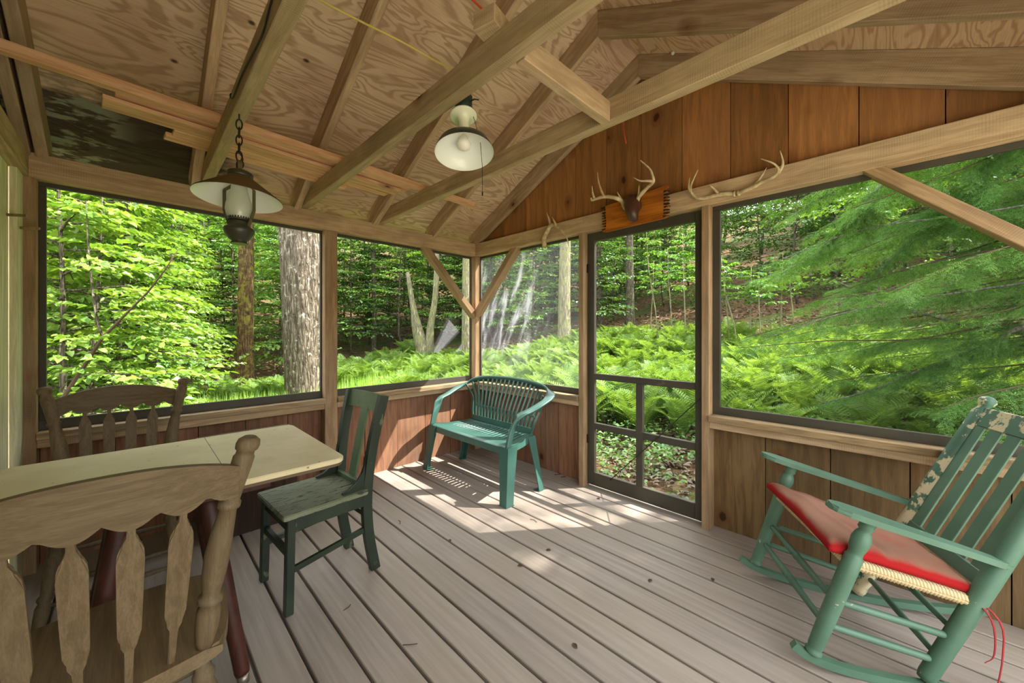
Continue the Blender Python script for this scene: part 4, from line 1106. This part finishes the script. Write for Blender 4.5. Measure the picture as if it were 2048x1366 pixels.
# near leafy saplings outside the left screen
for k, (u, d, s, dz) in enumerate([(90, 3.9, .8, 0), (170, 4.6, .85, 0), (225, 5.4, .86, .0), (290, 6.6, .9, 0), (40, 5.2, 1., 0), (120, 6.0, 1.0, 0), (215, 6.9, 1., 0), (300, 8.0, .9, 0), (345, 9.4, .8, 0), (20, 6.6, 1.1, 0), (90, 7.8, 1.2, 0), (190, 8.6, 1.2, 0), (275, 9.2, 1.1, 0)]):
    inst(under, (0, 1, 0, 2)[k % 4], u, d, s, 'bright green leafy sapling crowding the left screened window', 'bright saplings outside the left window')
# mid understorey on the left
k = 0
for _ in range(400):
    if k >= 46: break
    u, d = rf.uniform(40, 720), rf.uniform(8.5, 19)
    s_ = rf.uniform(.85, 1.25)
    if not clear(u, d, s_): continue
    inst(under, rf.choice((0, 0, 1, 2, 2, 3)), u, d, s_, 'mid green young maple in the thicket seen past the two big trunks', 'young maples behind the left window'); k += 1
k = 0
for _ in range(400):
    if k >= 18: break
    u, d = rf.uniform(680, 960), rf.uniform(15.5, 23)
    inst(under, rf.choice((2, 3, 3, 4)), u, d, rf.uniform(.9, 1.3), 'young maple behind the forked dead snag', 'young maples behind the snag'); k += 1
for k in range(26):
    u, d = rf.uniform(960, 1420), rf.uniform(14, 24)
    inst(under, rf.choice((2, 3, 4, 4)), u, d, rf.uniform(.8, 1.2), 'young tree on the hillside seen through the screen door and corner pane', 'hillside trees behind the door')
for k in range(26):
    u, d = rf.uniform(1420, 2150), rf.uniform(9, 20)
    inst(under, rf.choice((2, 3, 4, 4)), u, d, rf.uniform(.9, 1.25), 'dark leafy tree behind the hemlock on the hillside', 'trees behind the hemlock')
for k in range(90):
    u, d = rf.uniform(-150, 2300), rf.uniform(19, 42)
    inst(tall, k % 2, u, d, rf.uniform(.75, 1.2), 'tall forest tree filling the far hillside', 'far forest trees')

# ------------------------------------------------------------------ big trunks
def trunk(name, lab, u, d, r0, H, mat, lobes=0., lean=(0, 0), flare=.35, seg=28, crown=0, cat='tree', rz=0., taper=.35):
    x, y = spot(u, d); t = thing(name, lab, cat, (x, y, hz(x, y) - .15), rz)
    bm = B(); rings = []; n = 22; r = random.Random(int(u))
    ph = r.uniform(0, 6)
    for i in range(n + 1):
        f = i / n; z = H * f
        rr_ = r0 * (1 - taper * f) + r0 * flare * math.exp(-z / .45)
        ring = []
        for k in range(seg):
            a = 2 * math.pi * k / seg
            q = rr_ * (1 + .04 * math.sin(3 * a + ph + z * .6) + .03 * math.sin(7 * a + z * 1.3) + .07 * math.exp(-z / .4) * math.sin(5 * a + ph))
            if lobes: q *= 1 + lobes * (abs(math.cos(a + .12 * z * 0)) - .6) * (.5 + .5 * min(1, z / 3))
            ring.append(bm.verts.new((q * math.cos(a) + lean[0] * z + .03 * math.sin(z * .8 + ph), q * math.sin(a) + lean[1] * z, z)))
        rings.append(ring)
    for a, b in zip(rings, rings[1:]):
        for k in range(seg): bm.faces.new((a[k], a[(k + 1) % seg], b[(k + 1) % seg], b[k])).smooth = True
    bm.faces.new(rings[-1])
    obj('trunk', bm, mat, t)
    if crown:
        bm, lm = make_tree(int(u), crown, crown * .55, 26, .26, h0=.1, stem=.1, ntw=6, nlf=3, ox=(lean[0] * H, lean[1] * H, H - .1), simple=True)
        obj('limbs', bm, mat, t); obj('foliage', lm.mesh('foliage'), 'leafB', t)
    return t
_rz = R(199); _l = V((-.036 * ST, -.036 * CT, 0)); _l.rotate(Matrix.Rotation(-_rz, 3, 'Z'))
trunk('maple_tree', 'huge grey double trunk right outside the left window by the post', 613, 8.2, .37, 8.5, 'bark_old', .26, (_l.x, _l.y), .05, 44, 5, rz=_rz, taper=-.33)
trunk('maple_tree', 'mossy straight trunk behind the hanging lamp', 490, 11.3, .215, 9, 'bark_moss', 0, (.006, .006), .35, 28, 4.5, taper=.2)
trunk('beech_tree', 'slim pale trunk left of the forked snag', 748, 16.5, .10, 9, 'bark_thin', 0, (-.01, 0), .3, 14, 4)
trunk('forest_tree', 'mossy trunk seen just left of the porch corner post', 933, 12.5, .15, 9, 'bark_pale', 0, (0, 0), .3, 18, 4)
trunk('forest_tree', 'pale mossy trunk seen through the plastic corner pane', 1130, 12.6, .21, 9, 'bark_pale', 0, (0, 0), .45, 20, 4)
trunk('forest_tree', 'grey trunk on the hillside seen through the screen door', 1258, 15, .17, 9, 'bark_thin', 0, (.006, .004), .5, 18, 4)
trunk('forest_tree', 'thin dark trunk at the left edge of the screen door view', 1198, 16.5, .13, 9, 'bark_thin', 0, (0, 0), .3, 14, 4)
trunk('pole_tree', 'thin grey pole tree among the saplings left of the hanging lamp', 338, 11.5, .06, 8, 'bark_thin', 0, (.02, .01), .2, 10, 3)
trunk('pole_tree', 'short mossy pole below the hanging lamp to its left', 324, 10.2, .06, 2.6, 'bark_moss', 0, (.0, .0), .2, 10, 0, cat='stump')
x, y = spot(836, 13.2); sn = thing('snag', 'broken pale forked snag beyond the ferns, two bare arms', 'dead tree', (x, y, hz(x, y) - .1))
ux, uy = ST, CT   # picture-right direction on the ground
def up_(l): return [(a * ux, a * uy, z) for a, z in l]
sc_ = .0174
bm = B(); tube(bm, up_([(.20, -.1), (.20, .35), (.14, .8), (.02, 1.25), (-.08, 1.7), (-.14, 2.05), (-.22, 2.5), (-.30, 3.0), (-.36, 3.4)]), [.30, .26, .22, .20, .16, .11, .09, .08, .055], 12); obj('trunk', bm, 'bark_pale', sn)
bm = B(); tube(bm, up_([(.30, .3), (.40, .9), (.42, 1.4), (.50, 1.9), (.60, 2.5), (.64, 3.2), (.66, 3.9), (.66, 4.4)]), [.22, .16, .13, .11, .10, .095, .08, .06], 12); obj('limb', bm, 'bark_pale', sn)
for k, (u, d, h, le) in enumerate([(1318, 11, 2.4, -.25), (1345, 11.5, 2.0, -.1), (1372, 10.5, 2.2, -.06), (1392, 10.8, 2.3, .03), (1300, 12, 1.8, .08), (1478, 9.5, 1.7, -.3), (1500, 9.6, 1.5, .02), (1521, 9.2, 1.4, -.03), (1460, 10, 1.5, -.1), (1560, 10, 1.6, .05), (1590, 9.5, 1.5, -.1)]):
    x, y = spot(u, d); t = thing('bare_sapling', 'thin bare pale stem at the foot of the hillside beyond the ferns', 'sapling', (x, y, hz(x, y)), 0, 'bare stems beyond the ferns')
    bm = B(); tube(bm, [(0, 0, -.05), (le * .4 * ux, le * .4 * uy, h * .5), (le * 1.2 * ux, le * 1.2 * uy, h), (le * 1.5 * ux, le * 1.5 * uy, h * 1.5)], [.022, .018, .013, .006], 6); obj('stem', bm, 'bark_pale', t)
    _, lm = make_tree(50 + k, h * 1.5, .8, 10, .09, h0=.6, stem=.001, ntw=4, nlf=4, wood=B(), ox=(le * ux, le * uy, 0)); obj('foliage', lm.mesh('foliage'), 'leafB', t)
t = thing('added_shade_tree', 'unseen leafy tree added so its crown shades the open deck', 'tree', (9.0, 6.25, hz(9.0, 6.25) - .1))  # out-of-view tree, added to block the sun from the mid deck
bm, lm = make_tree(77, 8.0, 2.2, 100, .2, h0=.0, stem=.12, ntw=8, nlf=5, ox=(0, 0, 9.0), simple=True)
tube(bm, [(0, 0, 0), (0, 0, 5), (0, 0, 9.3)], [.22, .17, .12], 12)
obj('trunk', bm, 'bark_thin', t); obj('foliage', lm.mesh('foliage'), 'leafB', t)
# leaning forked branch close to the left window
fb = thing('leaning_sapling', 'dark forked sapling leaning across the left screened window', 'sapling', (-2.45, -3.15, -.36))
fl_ = lambda l: [V(p) - fb.location for p in l]
bm = B(); tube(bm, fl_([(-2.62, -3.28, -.40), (-2.50, -3.20, .1), (-2.363, -3.064, .664), (-2.23, -2.929, .948), (-2.113, -2.811, 1.208), (-1.963, -2.66, 1.422), (-1.813, -2.509, 1.635), (-1.696, -2.391, 1.848), (-1.62, -2.30, 2.05)]), [.022, .02, .017, .015, .0135, .010, .008, .006, .004], 7)
obj('stem', bm, 'twig', fb)
bm = B(); tube(bm, fl_([(-2.113, -2.811, 1.208), (-2.14, -2.84, 1.33), (-2.163, -2.862, 1.469), (-2.196, -2.896, 1.848), (-2.213, -2.912, 2.179), (-2.2, -2.92, 2.5)]), [.012, .011, .010, .008, .006, .003], 7); obj('limb', bm, 'bark_thin', fb)
lm = LM(); r = random.Random(5)
for base in ((-1.7, -2.39, 1.85), (-1.62, -2.3, 2.05), (-1.85, -2.55, 1.58), (-2.2, -2.9, 2.1), (-2.2, -2.9, 1.85), (-2.2, -2.92, 2.45), (-2.16, -2.86, 1.5), (-2.25, -2.95, .9), (-2.05, -2.75, 1.0), (-2.4, -3.1, .6), (-2.0, -3.0, 1.2), (-2.3, -2.7, 1.4)):
    for k in range(3):
        a = r.uniform(0, 6.28); d = A((math.cos(a), math.sin(a), .1)); L = r.uniform(.2, .45)
        for m in range(7):
            p = A(base) + d * L * (m + 1) / 7 - A(tuple(fb.location)); q = rotz(d, (1 if m % 2 else -1) * r.uniform(.3, 1.)) + A((0, 0, r.uniform(-.5, .1)))
            l = r.uniform(.06, .10); lm.leaf(p, q, A((r.gauss(0, .35), r.gauss(0, .35), 1)), l, l * .75, .1)
obj('foliage', lm.mesh('foliage'), 'leafA', fb)

# ------------------------------------------------------------------ hemlock beyond the right window
hm = thing('hemlock_tree', 'hemlock whose drooping needle branches fill the right window', 'tree', (5.75, 4.25, hz(5.75, 4.25) - .1))
bm = B(); tube(bm, [(0, 0, 0), (.02, 0, 3), (.0, .05, 7), (0, 0, 13)], [.24, .19, .13, .02], 14); obj('trunk', bm, 'bark_thin', hm)
def spray(seed, L):
    """flat feathery twig of needles along +x"""
    r = random.Random(seed); lm = LM(); dd = A((1., 0, 0)); nsub = max(4, int(L / .03)); w = .0016
    for s_ in np.linspace(0, .95, 8): 
        k = lm.n; x0, x1 = s_ * L, (s_ + .07) * L; lm.v += [A((x0, -w, 0)), A((x0, w, 0)), A((x1, w, 0)), A((x1, -w, 0))]; lm.f.append((k, k + 1, k + 2, k + 3)); lm.n += 4
    for j in range(nsub):
        s_ = (j + .6) / nsub; b = A((L * s_, 0, -.10 * L * s_ * s_))
        for s2 in (-1, 1):
            if r.random() < .12: continue
            sd_ = rotz(dd, s2 * r.uniform(.55, .95)) + A((0, 0, -r.uniform(.0, .5))); sl = L * .34 * (1.1 - s_) * r.uniform(.6, 1.25) + .02
            sd_ /= np.linalg.norm(sd_)
            nn = max(2, int(sl / .0095))
            for x_ in range(nn):
                c_ = b + sd_ * sl * (x_ + .5) / nn
                for s3 in (-1, 1):
                    nd = rotz(sd_, s3 * 1.05); nd[2] += r.uniform(-.3, .3)
                    lm.leaf(c_, nd, A((r.gauss(0, .3), r.gauss(0, .3), 1.)), .0145 * r.uniform(.8, 1.25), .0050, 0, True)
    return np.array(lm.v), np.array(lm.f)
SPR = [(L, *spray(700 + 7 * k + int(L * 100), L)) for L in (.2, .32, .46, .6) for k in range(3)]
def hemlock_branch(pts, r0, seed, tw=.5, dens=26, bare=0., hang=.5, keep=1.):
    """wood tube plus flat sprays of needles along it; pts relative to the tree"""
    r = random.Random(seed); bm = B(); sp_ = [A(p) for p in spline(pts, 6)]; n = len(sp_)
    tube(bm, sp_, [r0 * (1 - .8 * i / (n - 1)) + .002 for i in range(n)], 6)
    Ls = sum(np.linalg.norm(b - a) for a, b in zip(sp_, sp_[1:])); m = int(Ls * dens); vs, fs, cnt = [], [], 0
    for k in range(m):
        t = bare + (1 - bare) * (k + r.random()) / m
        if r.random() > keep: continue
        q = t * (n - 1); i = min(n - 2, int(q)); p = sp_[i] + (sp_[i + 1] - sp_[i]) * (q - i); d = sp_[i + 1] - sp_[i]; d = d / np.linalg.norm(d)
        dd = rotz(d, (1 if k % 2 else -1) * r.uniform(.45, 1.2)); dd[2] = dd[2] * .4 - r.uniform(.05, hang); dd /= np.linalg.norm(dd)
        L = tw * (1.15 - .75 * t) * r.uniform(.5, 1.25)
        c = [s for s in SPR if abs(s[0] - min((.2, .32, .46, .6), key=lambda z: abs(z - L))) < .01]
        l0, v, f = c[r.randrange(3)]; sc = L / l0
        up = A((r.gauss(0, .35), r.gauss(0, .35), 1.)); y = np.cross(up, dd); y /= np.linalg.norm(y); z = np.cross(dd, y)
        vs.append((v * sc) @ np.array([dd, y, z]) + p); fs.append(f + cnt); cnt += len(v)
    return bm, (np.concatenate(vs), np.concatenate(fs)) if vs else None
HB = Matrix.Translation(hm.location)
def add_branch(pts, r0, seed, mat='greystick', **k):
    rel = [tuple(V(p) - hm.location) for p in pts]
    b_, lm = hemlock_branch(rel, r0, seed, **k)
    o = obj('branch', b_, mat, hm)
    if lm: obj('needles', quads('needles', *lm), 'needle', o)
add_branch([(5.7, 4.3, .95), (4.9, 4.5, 1.05), (4.176, 4.385, 1.239), (3.925, 4.274, 1.312), (3.674, 4.162, 1.364), (3.472, 4.243, 1.462), (3.134, 4.185, 1.581), (2.806, 4.139, 1.81), (2.633, 4.249, 1.937)], .03, 1, tw=.35, dens=8, bare=.4, keep=.7)
add_branch([(5.7, 4.2, 2.0), (4.7, 3.5, 1.62), (4.033, 3.388, 1.316), (3.838, 3.475, 1.132), (3.596, 3.516, .986), (3.31, 3.511, .802), (2.958, 3.44, .576), (2.523, 3.427, .366)], .022, 2, tw=.55, dens=24, bare=.3)
add_branch([(5.7, 4.2, 4.0), (4.5, 3.2, 3.5), (3.6, 2.85, 3.1), (3.054, 2.827, 2.739), (2.961, 2.875, 2.581), (2.797, 2.994, 2.404), (2.564, 3.043, 2.203), (2.157, 3.2, 1.983)], .02, 3, tw=.6, dens=26, bare=.2)
add_branch([(5.7, 4.2, 3.7), (4.5, 3.3, 3.3), (3.885, 3.097, 2.922), (3.73, 3.082, 2.678), (3.606, 3.242, 2.559), (3.401, 3.319, 2.373), (3.068, 3.409, 1.983), (2.8, 3.5, 1.7)], .02, 4, tw=.6, dens=26, bare=.2)
add_branch([(5.7, 4.3, 3.1), (4.9, 4.7, 2.95), (4.247, 4.883, 2.849), (4.052, 4.97, 2.81), (3.83, 5.03, 2.847), (3.348, 5.254, 2.883)], .018, 5, tw=.6, dens=22, bare=.2)
rh = random.Random(8)
for k in range(46):   # lower boughs toward the porch
    z = .7 + 4.2 * (k + rh.random() * .5) / 46; a = R(rh.uniform(160, 222)); L = rh.uniform(2.6, 4.3)
    d = V((math.cos(a), math.sin(a), 0)); b = V((5.75, 4.25, z))
    if (b + d * L).y < 2.2: L = max(1.4, (b.y - 2.2) / -d.y)
    drop = rh.uniform(.45, .85) * (.6 if z < 1.8 else 1)
    add_branch([tuple(b + d * L * t + V((rh.gauss(0, .07) * (t > 0), rh.gauss(0, .07) * (t > 0), .18 * t - drop * t * t * 1.2 + rh.gauss(0, .04) * (t > 0)))) for t in (0, .2, .4, .6, .8, 1)], .012, 20 + k, 'twig' if k % 4 else 'greystick', tw=.6, dens=24, bare=.15, hang=.7)
for k in range(30):   # upper crown, all round
    z = 4.8 + 8 * k / 30; a = k * 2.4; L = 2.5 * (1 - .8 * k / 26) * rh.uniform(.8, 1.15) + .3
    d = V((math.cos(a), math.sin(a), 0)); b = V((5.75, 4.25, z))
    add_branch([tuple(b + d * L * t + V((0, 0, .1 * t - .5 * t * t))) for t in (0, .35, .7, 1)], .016, 60 + k, tw=.6, dens=11, bare=.12)

# ------------------------------------------------------------------ ferns
def fern_mesh(seed, nf, L0):
    r = random.Random(seed); lm = LM()
    for f in range(nf):
        a = f * 2.4 + r.uniform(-.3, .3); L = L0 * r.uniform(.75, 1.15); lean = r.uniform(.35, .85)
        d = A((math.cos(a), math.sin(a), 0)); side = A((-d[1], d[0], 0)); n = 24; prev = None
        for i in range(n):
            t = (i + 1) / n
            ang = 1.35 - lean * 1.55 * t ** 1.3
            if prev is None: prev = A((0., 0., 0.)) + d * .02
            step = (d * math.cos(ang) + A((0, 0, math.sin(ang)))) * L / n; p = prev + step
            k = lm.n; w = .004 * (1.1 - t); lm.v += [prev - side * w, prev + side * w, p + side * w, p - side * w]; lm.f.append((k, k + 1, k + 2, k + 3)); lm.n += 4
            nz = np.cross(side, step); nz /= np.linalg.norm(nz)
            if t > .16:
                pl = L * .30 * math.sin(math.pi * min(1, (t - .1) * 1.02)) ** .75 * (1.08 - .55 * t)
                for s in (-1, 1):
                    q = side * s + step / np.linalg.norm(step) * .35 - nz * .12
                    lm.leaf(p, q, nz + A((r.gauss(0, .12), r.gauss(0, .12), 0)), pl + .008, L / n * .78 + .002, .02, False)
            prev = p
    return lm
ferns = []
for sd, nf, L0 in ((1, 11, .66), (2, 10, .6), (3, 12, .7), (4, 9, .52)):
    t = thing('fern', '', 'fern'); lm = fern_mesh(sd, nf, L0); obj('fronds', lm.mesh('fronds'), 'fern', t); ferns.append((t, lm))
cand = []
for _ in range(6000):   # bed beyond the right wall
    x, y = rf.uniform(-5, 4.6), rf.uniform(1.3, 9.5)
    if y < 2.4 + .5 * max(0, x - .7) * (x < 3.4) and x > .2: continue
    if x > 3.4 and y < 3.4: continue
    if y < 1.6: continue
    cand.append((x, y, 1))
for _ in range(3000):   # bed beyond the left wall
    x, y = rf.uniform(-11, -2.2), rf.uniform(-2.6, 5.5)
    if x > -6.4 and y < 2.6: continue
    if math.hypot(x + 5.65, y + .13) < .85: continue
    if (y < 1.6 and x < -8.2) or (y < -.6 and x < -7.5): continue
    cand.append((x, y, 0))
rf.shuffle(cand); kept = []
for x, y, g_ in cand:
    dm = .29 if g_ else .36
    if all((x - a) ** 2 + (y - b) ** 2 > dm * dm for a, b, _ in kept): kept.append((x, y, g_))
kept.sort(key=lambda q: (q[0] - CAMP.x) ** 2 + (q[1] - CAMP.y) ** 2)
used_f = set()
for i, (x, y, g_) in enumerate(kept[:300]):
    k = rf.randrange(4); t, lm = ferns[k]
    o = t if k not in used_f else copy_tree(t); used_f.add(k)
    o.location = (x, y, hz(x, y) - .01); s = rf.uniform(.8, 1.2); o.scale = (s, s, s); o.rotation_euler = (rf.gauss(0, .08), rf.gauss(0, .08), rf.uniform(0, 6.28))
    o['label'] = 'bright green fern in the bed outside the screen door and right window' if g_ else 'sunny fern growing beyond the left wall and big trunk'
    o['group'] = 'ferns beyond the right wall' if g_ else 'ferns beyond the left wall'
vs, fs, n = [], [], 0
for x, y, g_ in kept[300:]:
    lm = rf.choice(ferns)[1]; s = rf.uniform(.8, 1.2); a = rf.uniform(0, 6.28); c, s_ = math.cos(a) * s, math.sin(a) * s
    P = A(lm.v); vs.append(np.c_[P[:, 0] * c - P[:, 1] * s_ + x, P[:, 0] * s_ + P[:, 1] * c + y, P[:, 2] * s + hz(x, y)])
    fs += [tuple(q + n for q in f) for f in lm.f]; n += len(P)
if n:
    me = quads('ferns', np.concatenate(vs), np.array(fs))
    tag(obj('fern_bed', me, 'fern'), 'far mass of ferns running up to the foot of the hillside', 'ferns', kind='stuff')

# ------------------------------------------------------------------ weeds, grass, litter: nobody could count these
def scatter(name, n, region, mat, lab, cat, hgt, size, simple=True, flat_=False, seed=1, asp=.6):
    r = random.Random(seed); lm = LM()
    for _ in range(n):
        p = region(r)
        if p is None: continue
        x, y = p; z = hz(x, y); h = 0 if flat_ else r.uniform(*hgt)
        if flat_:
            a = r.uniform(0, 6.28); l = r.uniform(*size)
            lm.leaf(A((x, y, z + r.uniform(.005, .03))), A((math.cos(a), math.sin(a), r.uniform(-.2, .35))), A((r.gauss(0, .35), r.gauss(0, .35), 1)), l, l * asp, .2, False)
        else:
            for _k in range(6):
                a = r.uniform(0, 6.28); l = r.uniform(*size)
                lm.leaf(A((x + r.gauss(0, .05), y + r.gauss(0, .05), z + h * r.uniform(.4, 1))), A((math.cos(a), math.sin(a), r.uniform(-.4, .3))), A((r.gauss(0, .35), r.gauss(0, .35), 1)), l, l * asp, .1, simple)
    return tag(obj(name, lm.mesh(name), mat), lab, cat, kind='stuff')
def reg_door(r):
    x, y = r.uniform(-3.5, 4.8), r.uniform(.5, 6)
    if .9 < x < 3.0 and y < 1.1 + .75 * max(0, x - 1.0) and r.random() < .75: return None
    return x, y
def reg_left(r):
    x, y = r.uniform(-7.5, -.6), r.uniform(-3.3, 4.5)
    return (x, y)
scatter('undergrowth', 3600, reg_door, 'weed', 'low leafy weeds growing outside the screen door', 'weeds', (.05, .38), (.035, .075), seed=2)
scatter('undergrowth', 3000, reg_left, 'weed', 'low leafy weeds along the outside of the left wall', 'weeds', (.1, .45), (.035, .075), seed=3)
scatter('leaf_litter', 5200, lambda r: (r.uniform(-.5, 4.6), .3 + 3.6 * r.random() ** 1.3), 'litter', 'dead leaves lying on the ground outside the screen door', 'leaf litter', None, (.045, .095), flat_=True, seed=4)
scatter('leaf_litter', 5000, lambda r: spot(r.uniform(960, 2000), r.uniform(8.5, 17)), 'litter', 'dead leaves scattered over the brown hillside', 'leaf litter', None, (.08, .17), flat_=True, seed=5)
r = random.Random(9); lm = LM()
for _ in range(22000):
    x, y = r.uniform(-8, -1.5), r.uniform(-2.4, 4.2)
    if math.hypot(x + 5.6, y + .1) < .4: continue
    a = r.uniform(0, 6.28); h = r.uniform(.2, .55); d = A((math.cos(a) * .4, math.sin(a) * .4, 1.))
    lm.leaf(A((x, y, hz(x, y))), d, A((math.cos(a), math.sin(a), .2)), h, .012, 0, True)
tag(obj('grass', lm.mesh('grass'), 'grass'), 'tall pale sunlit grass along the left wall', 'grass', kind='stuff')

# ------------------------------------------------------------------ camera, light
cam = bpy.data.objects.new('camera', bpy.data.cameras.new('camera')); COL.objects.link(cam)
cam.location = (3.175, -2.591, 1.27); cam.rotation_euler = (R(90), 0, R(45.25))
cam.data.sensor_width = 36; cam.data.lens = 760 / 2048 * 36; cam.data.shift_y = -21 / 2048
cam.data.clip_start = .02; cam.data.clip_end = 300
SC.camera = cam
sun = bpy.data.objects.new('sun', bpy.data.lights.new('sun', 'SUN')); COL.objects.link(sun)
sun.data.energy = 10; sun.data.angle = R(.55); sun.data.color = (1, .95, .86)
sun.rotation_euler = V((.79, 1, 1.74)).to_track_quat('Z', 'Y').to_euler(); sun.location = (8, 10, 17)
wd = bpy.data.worlds.new('sky'); SC.world = wd; wd.use_nodes = True
bg = wd.node_tree.nodes['Background']; bg.inputs[0].default_value = (.93, .97, 1, 1); bg.inputs[1].default_value = 3.2
SC.view_settings.view_transform = 'Standard'; SC.view_settings.look = 'None'; SC.view_settings.gamma = 1
SC.view_settings.use_curve_mapping = False; SC.view_settings.exposure = .8
cy = SC.cycles
cy.use_denoising = True
cy.max_bounces = 8; cy.diffuse_bounces = 5; cy.glossy_bounces = 2; cy.transmission_bounces = 4; cy.transparent_max_bounces = 12
cy.caustics_reflective = False; cy.caustics_refractive = False
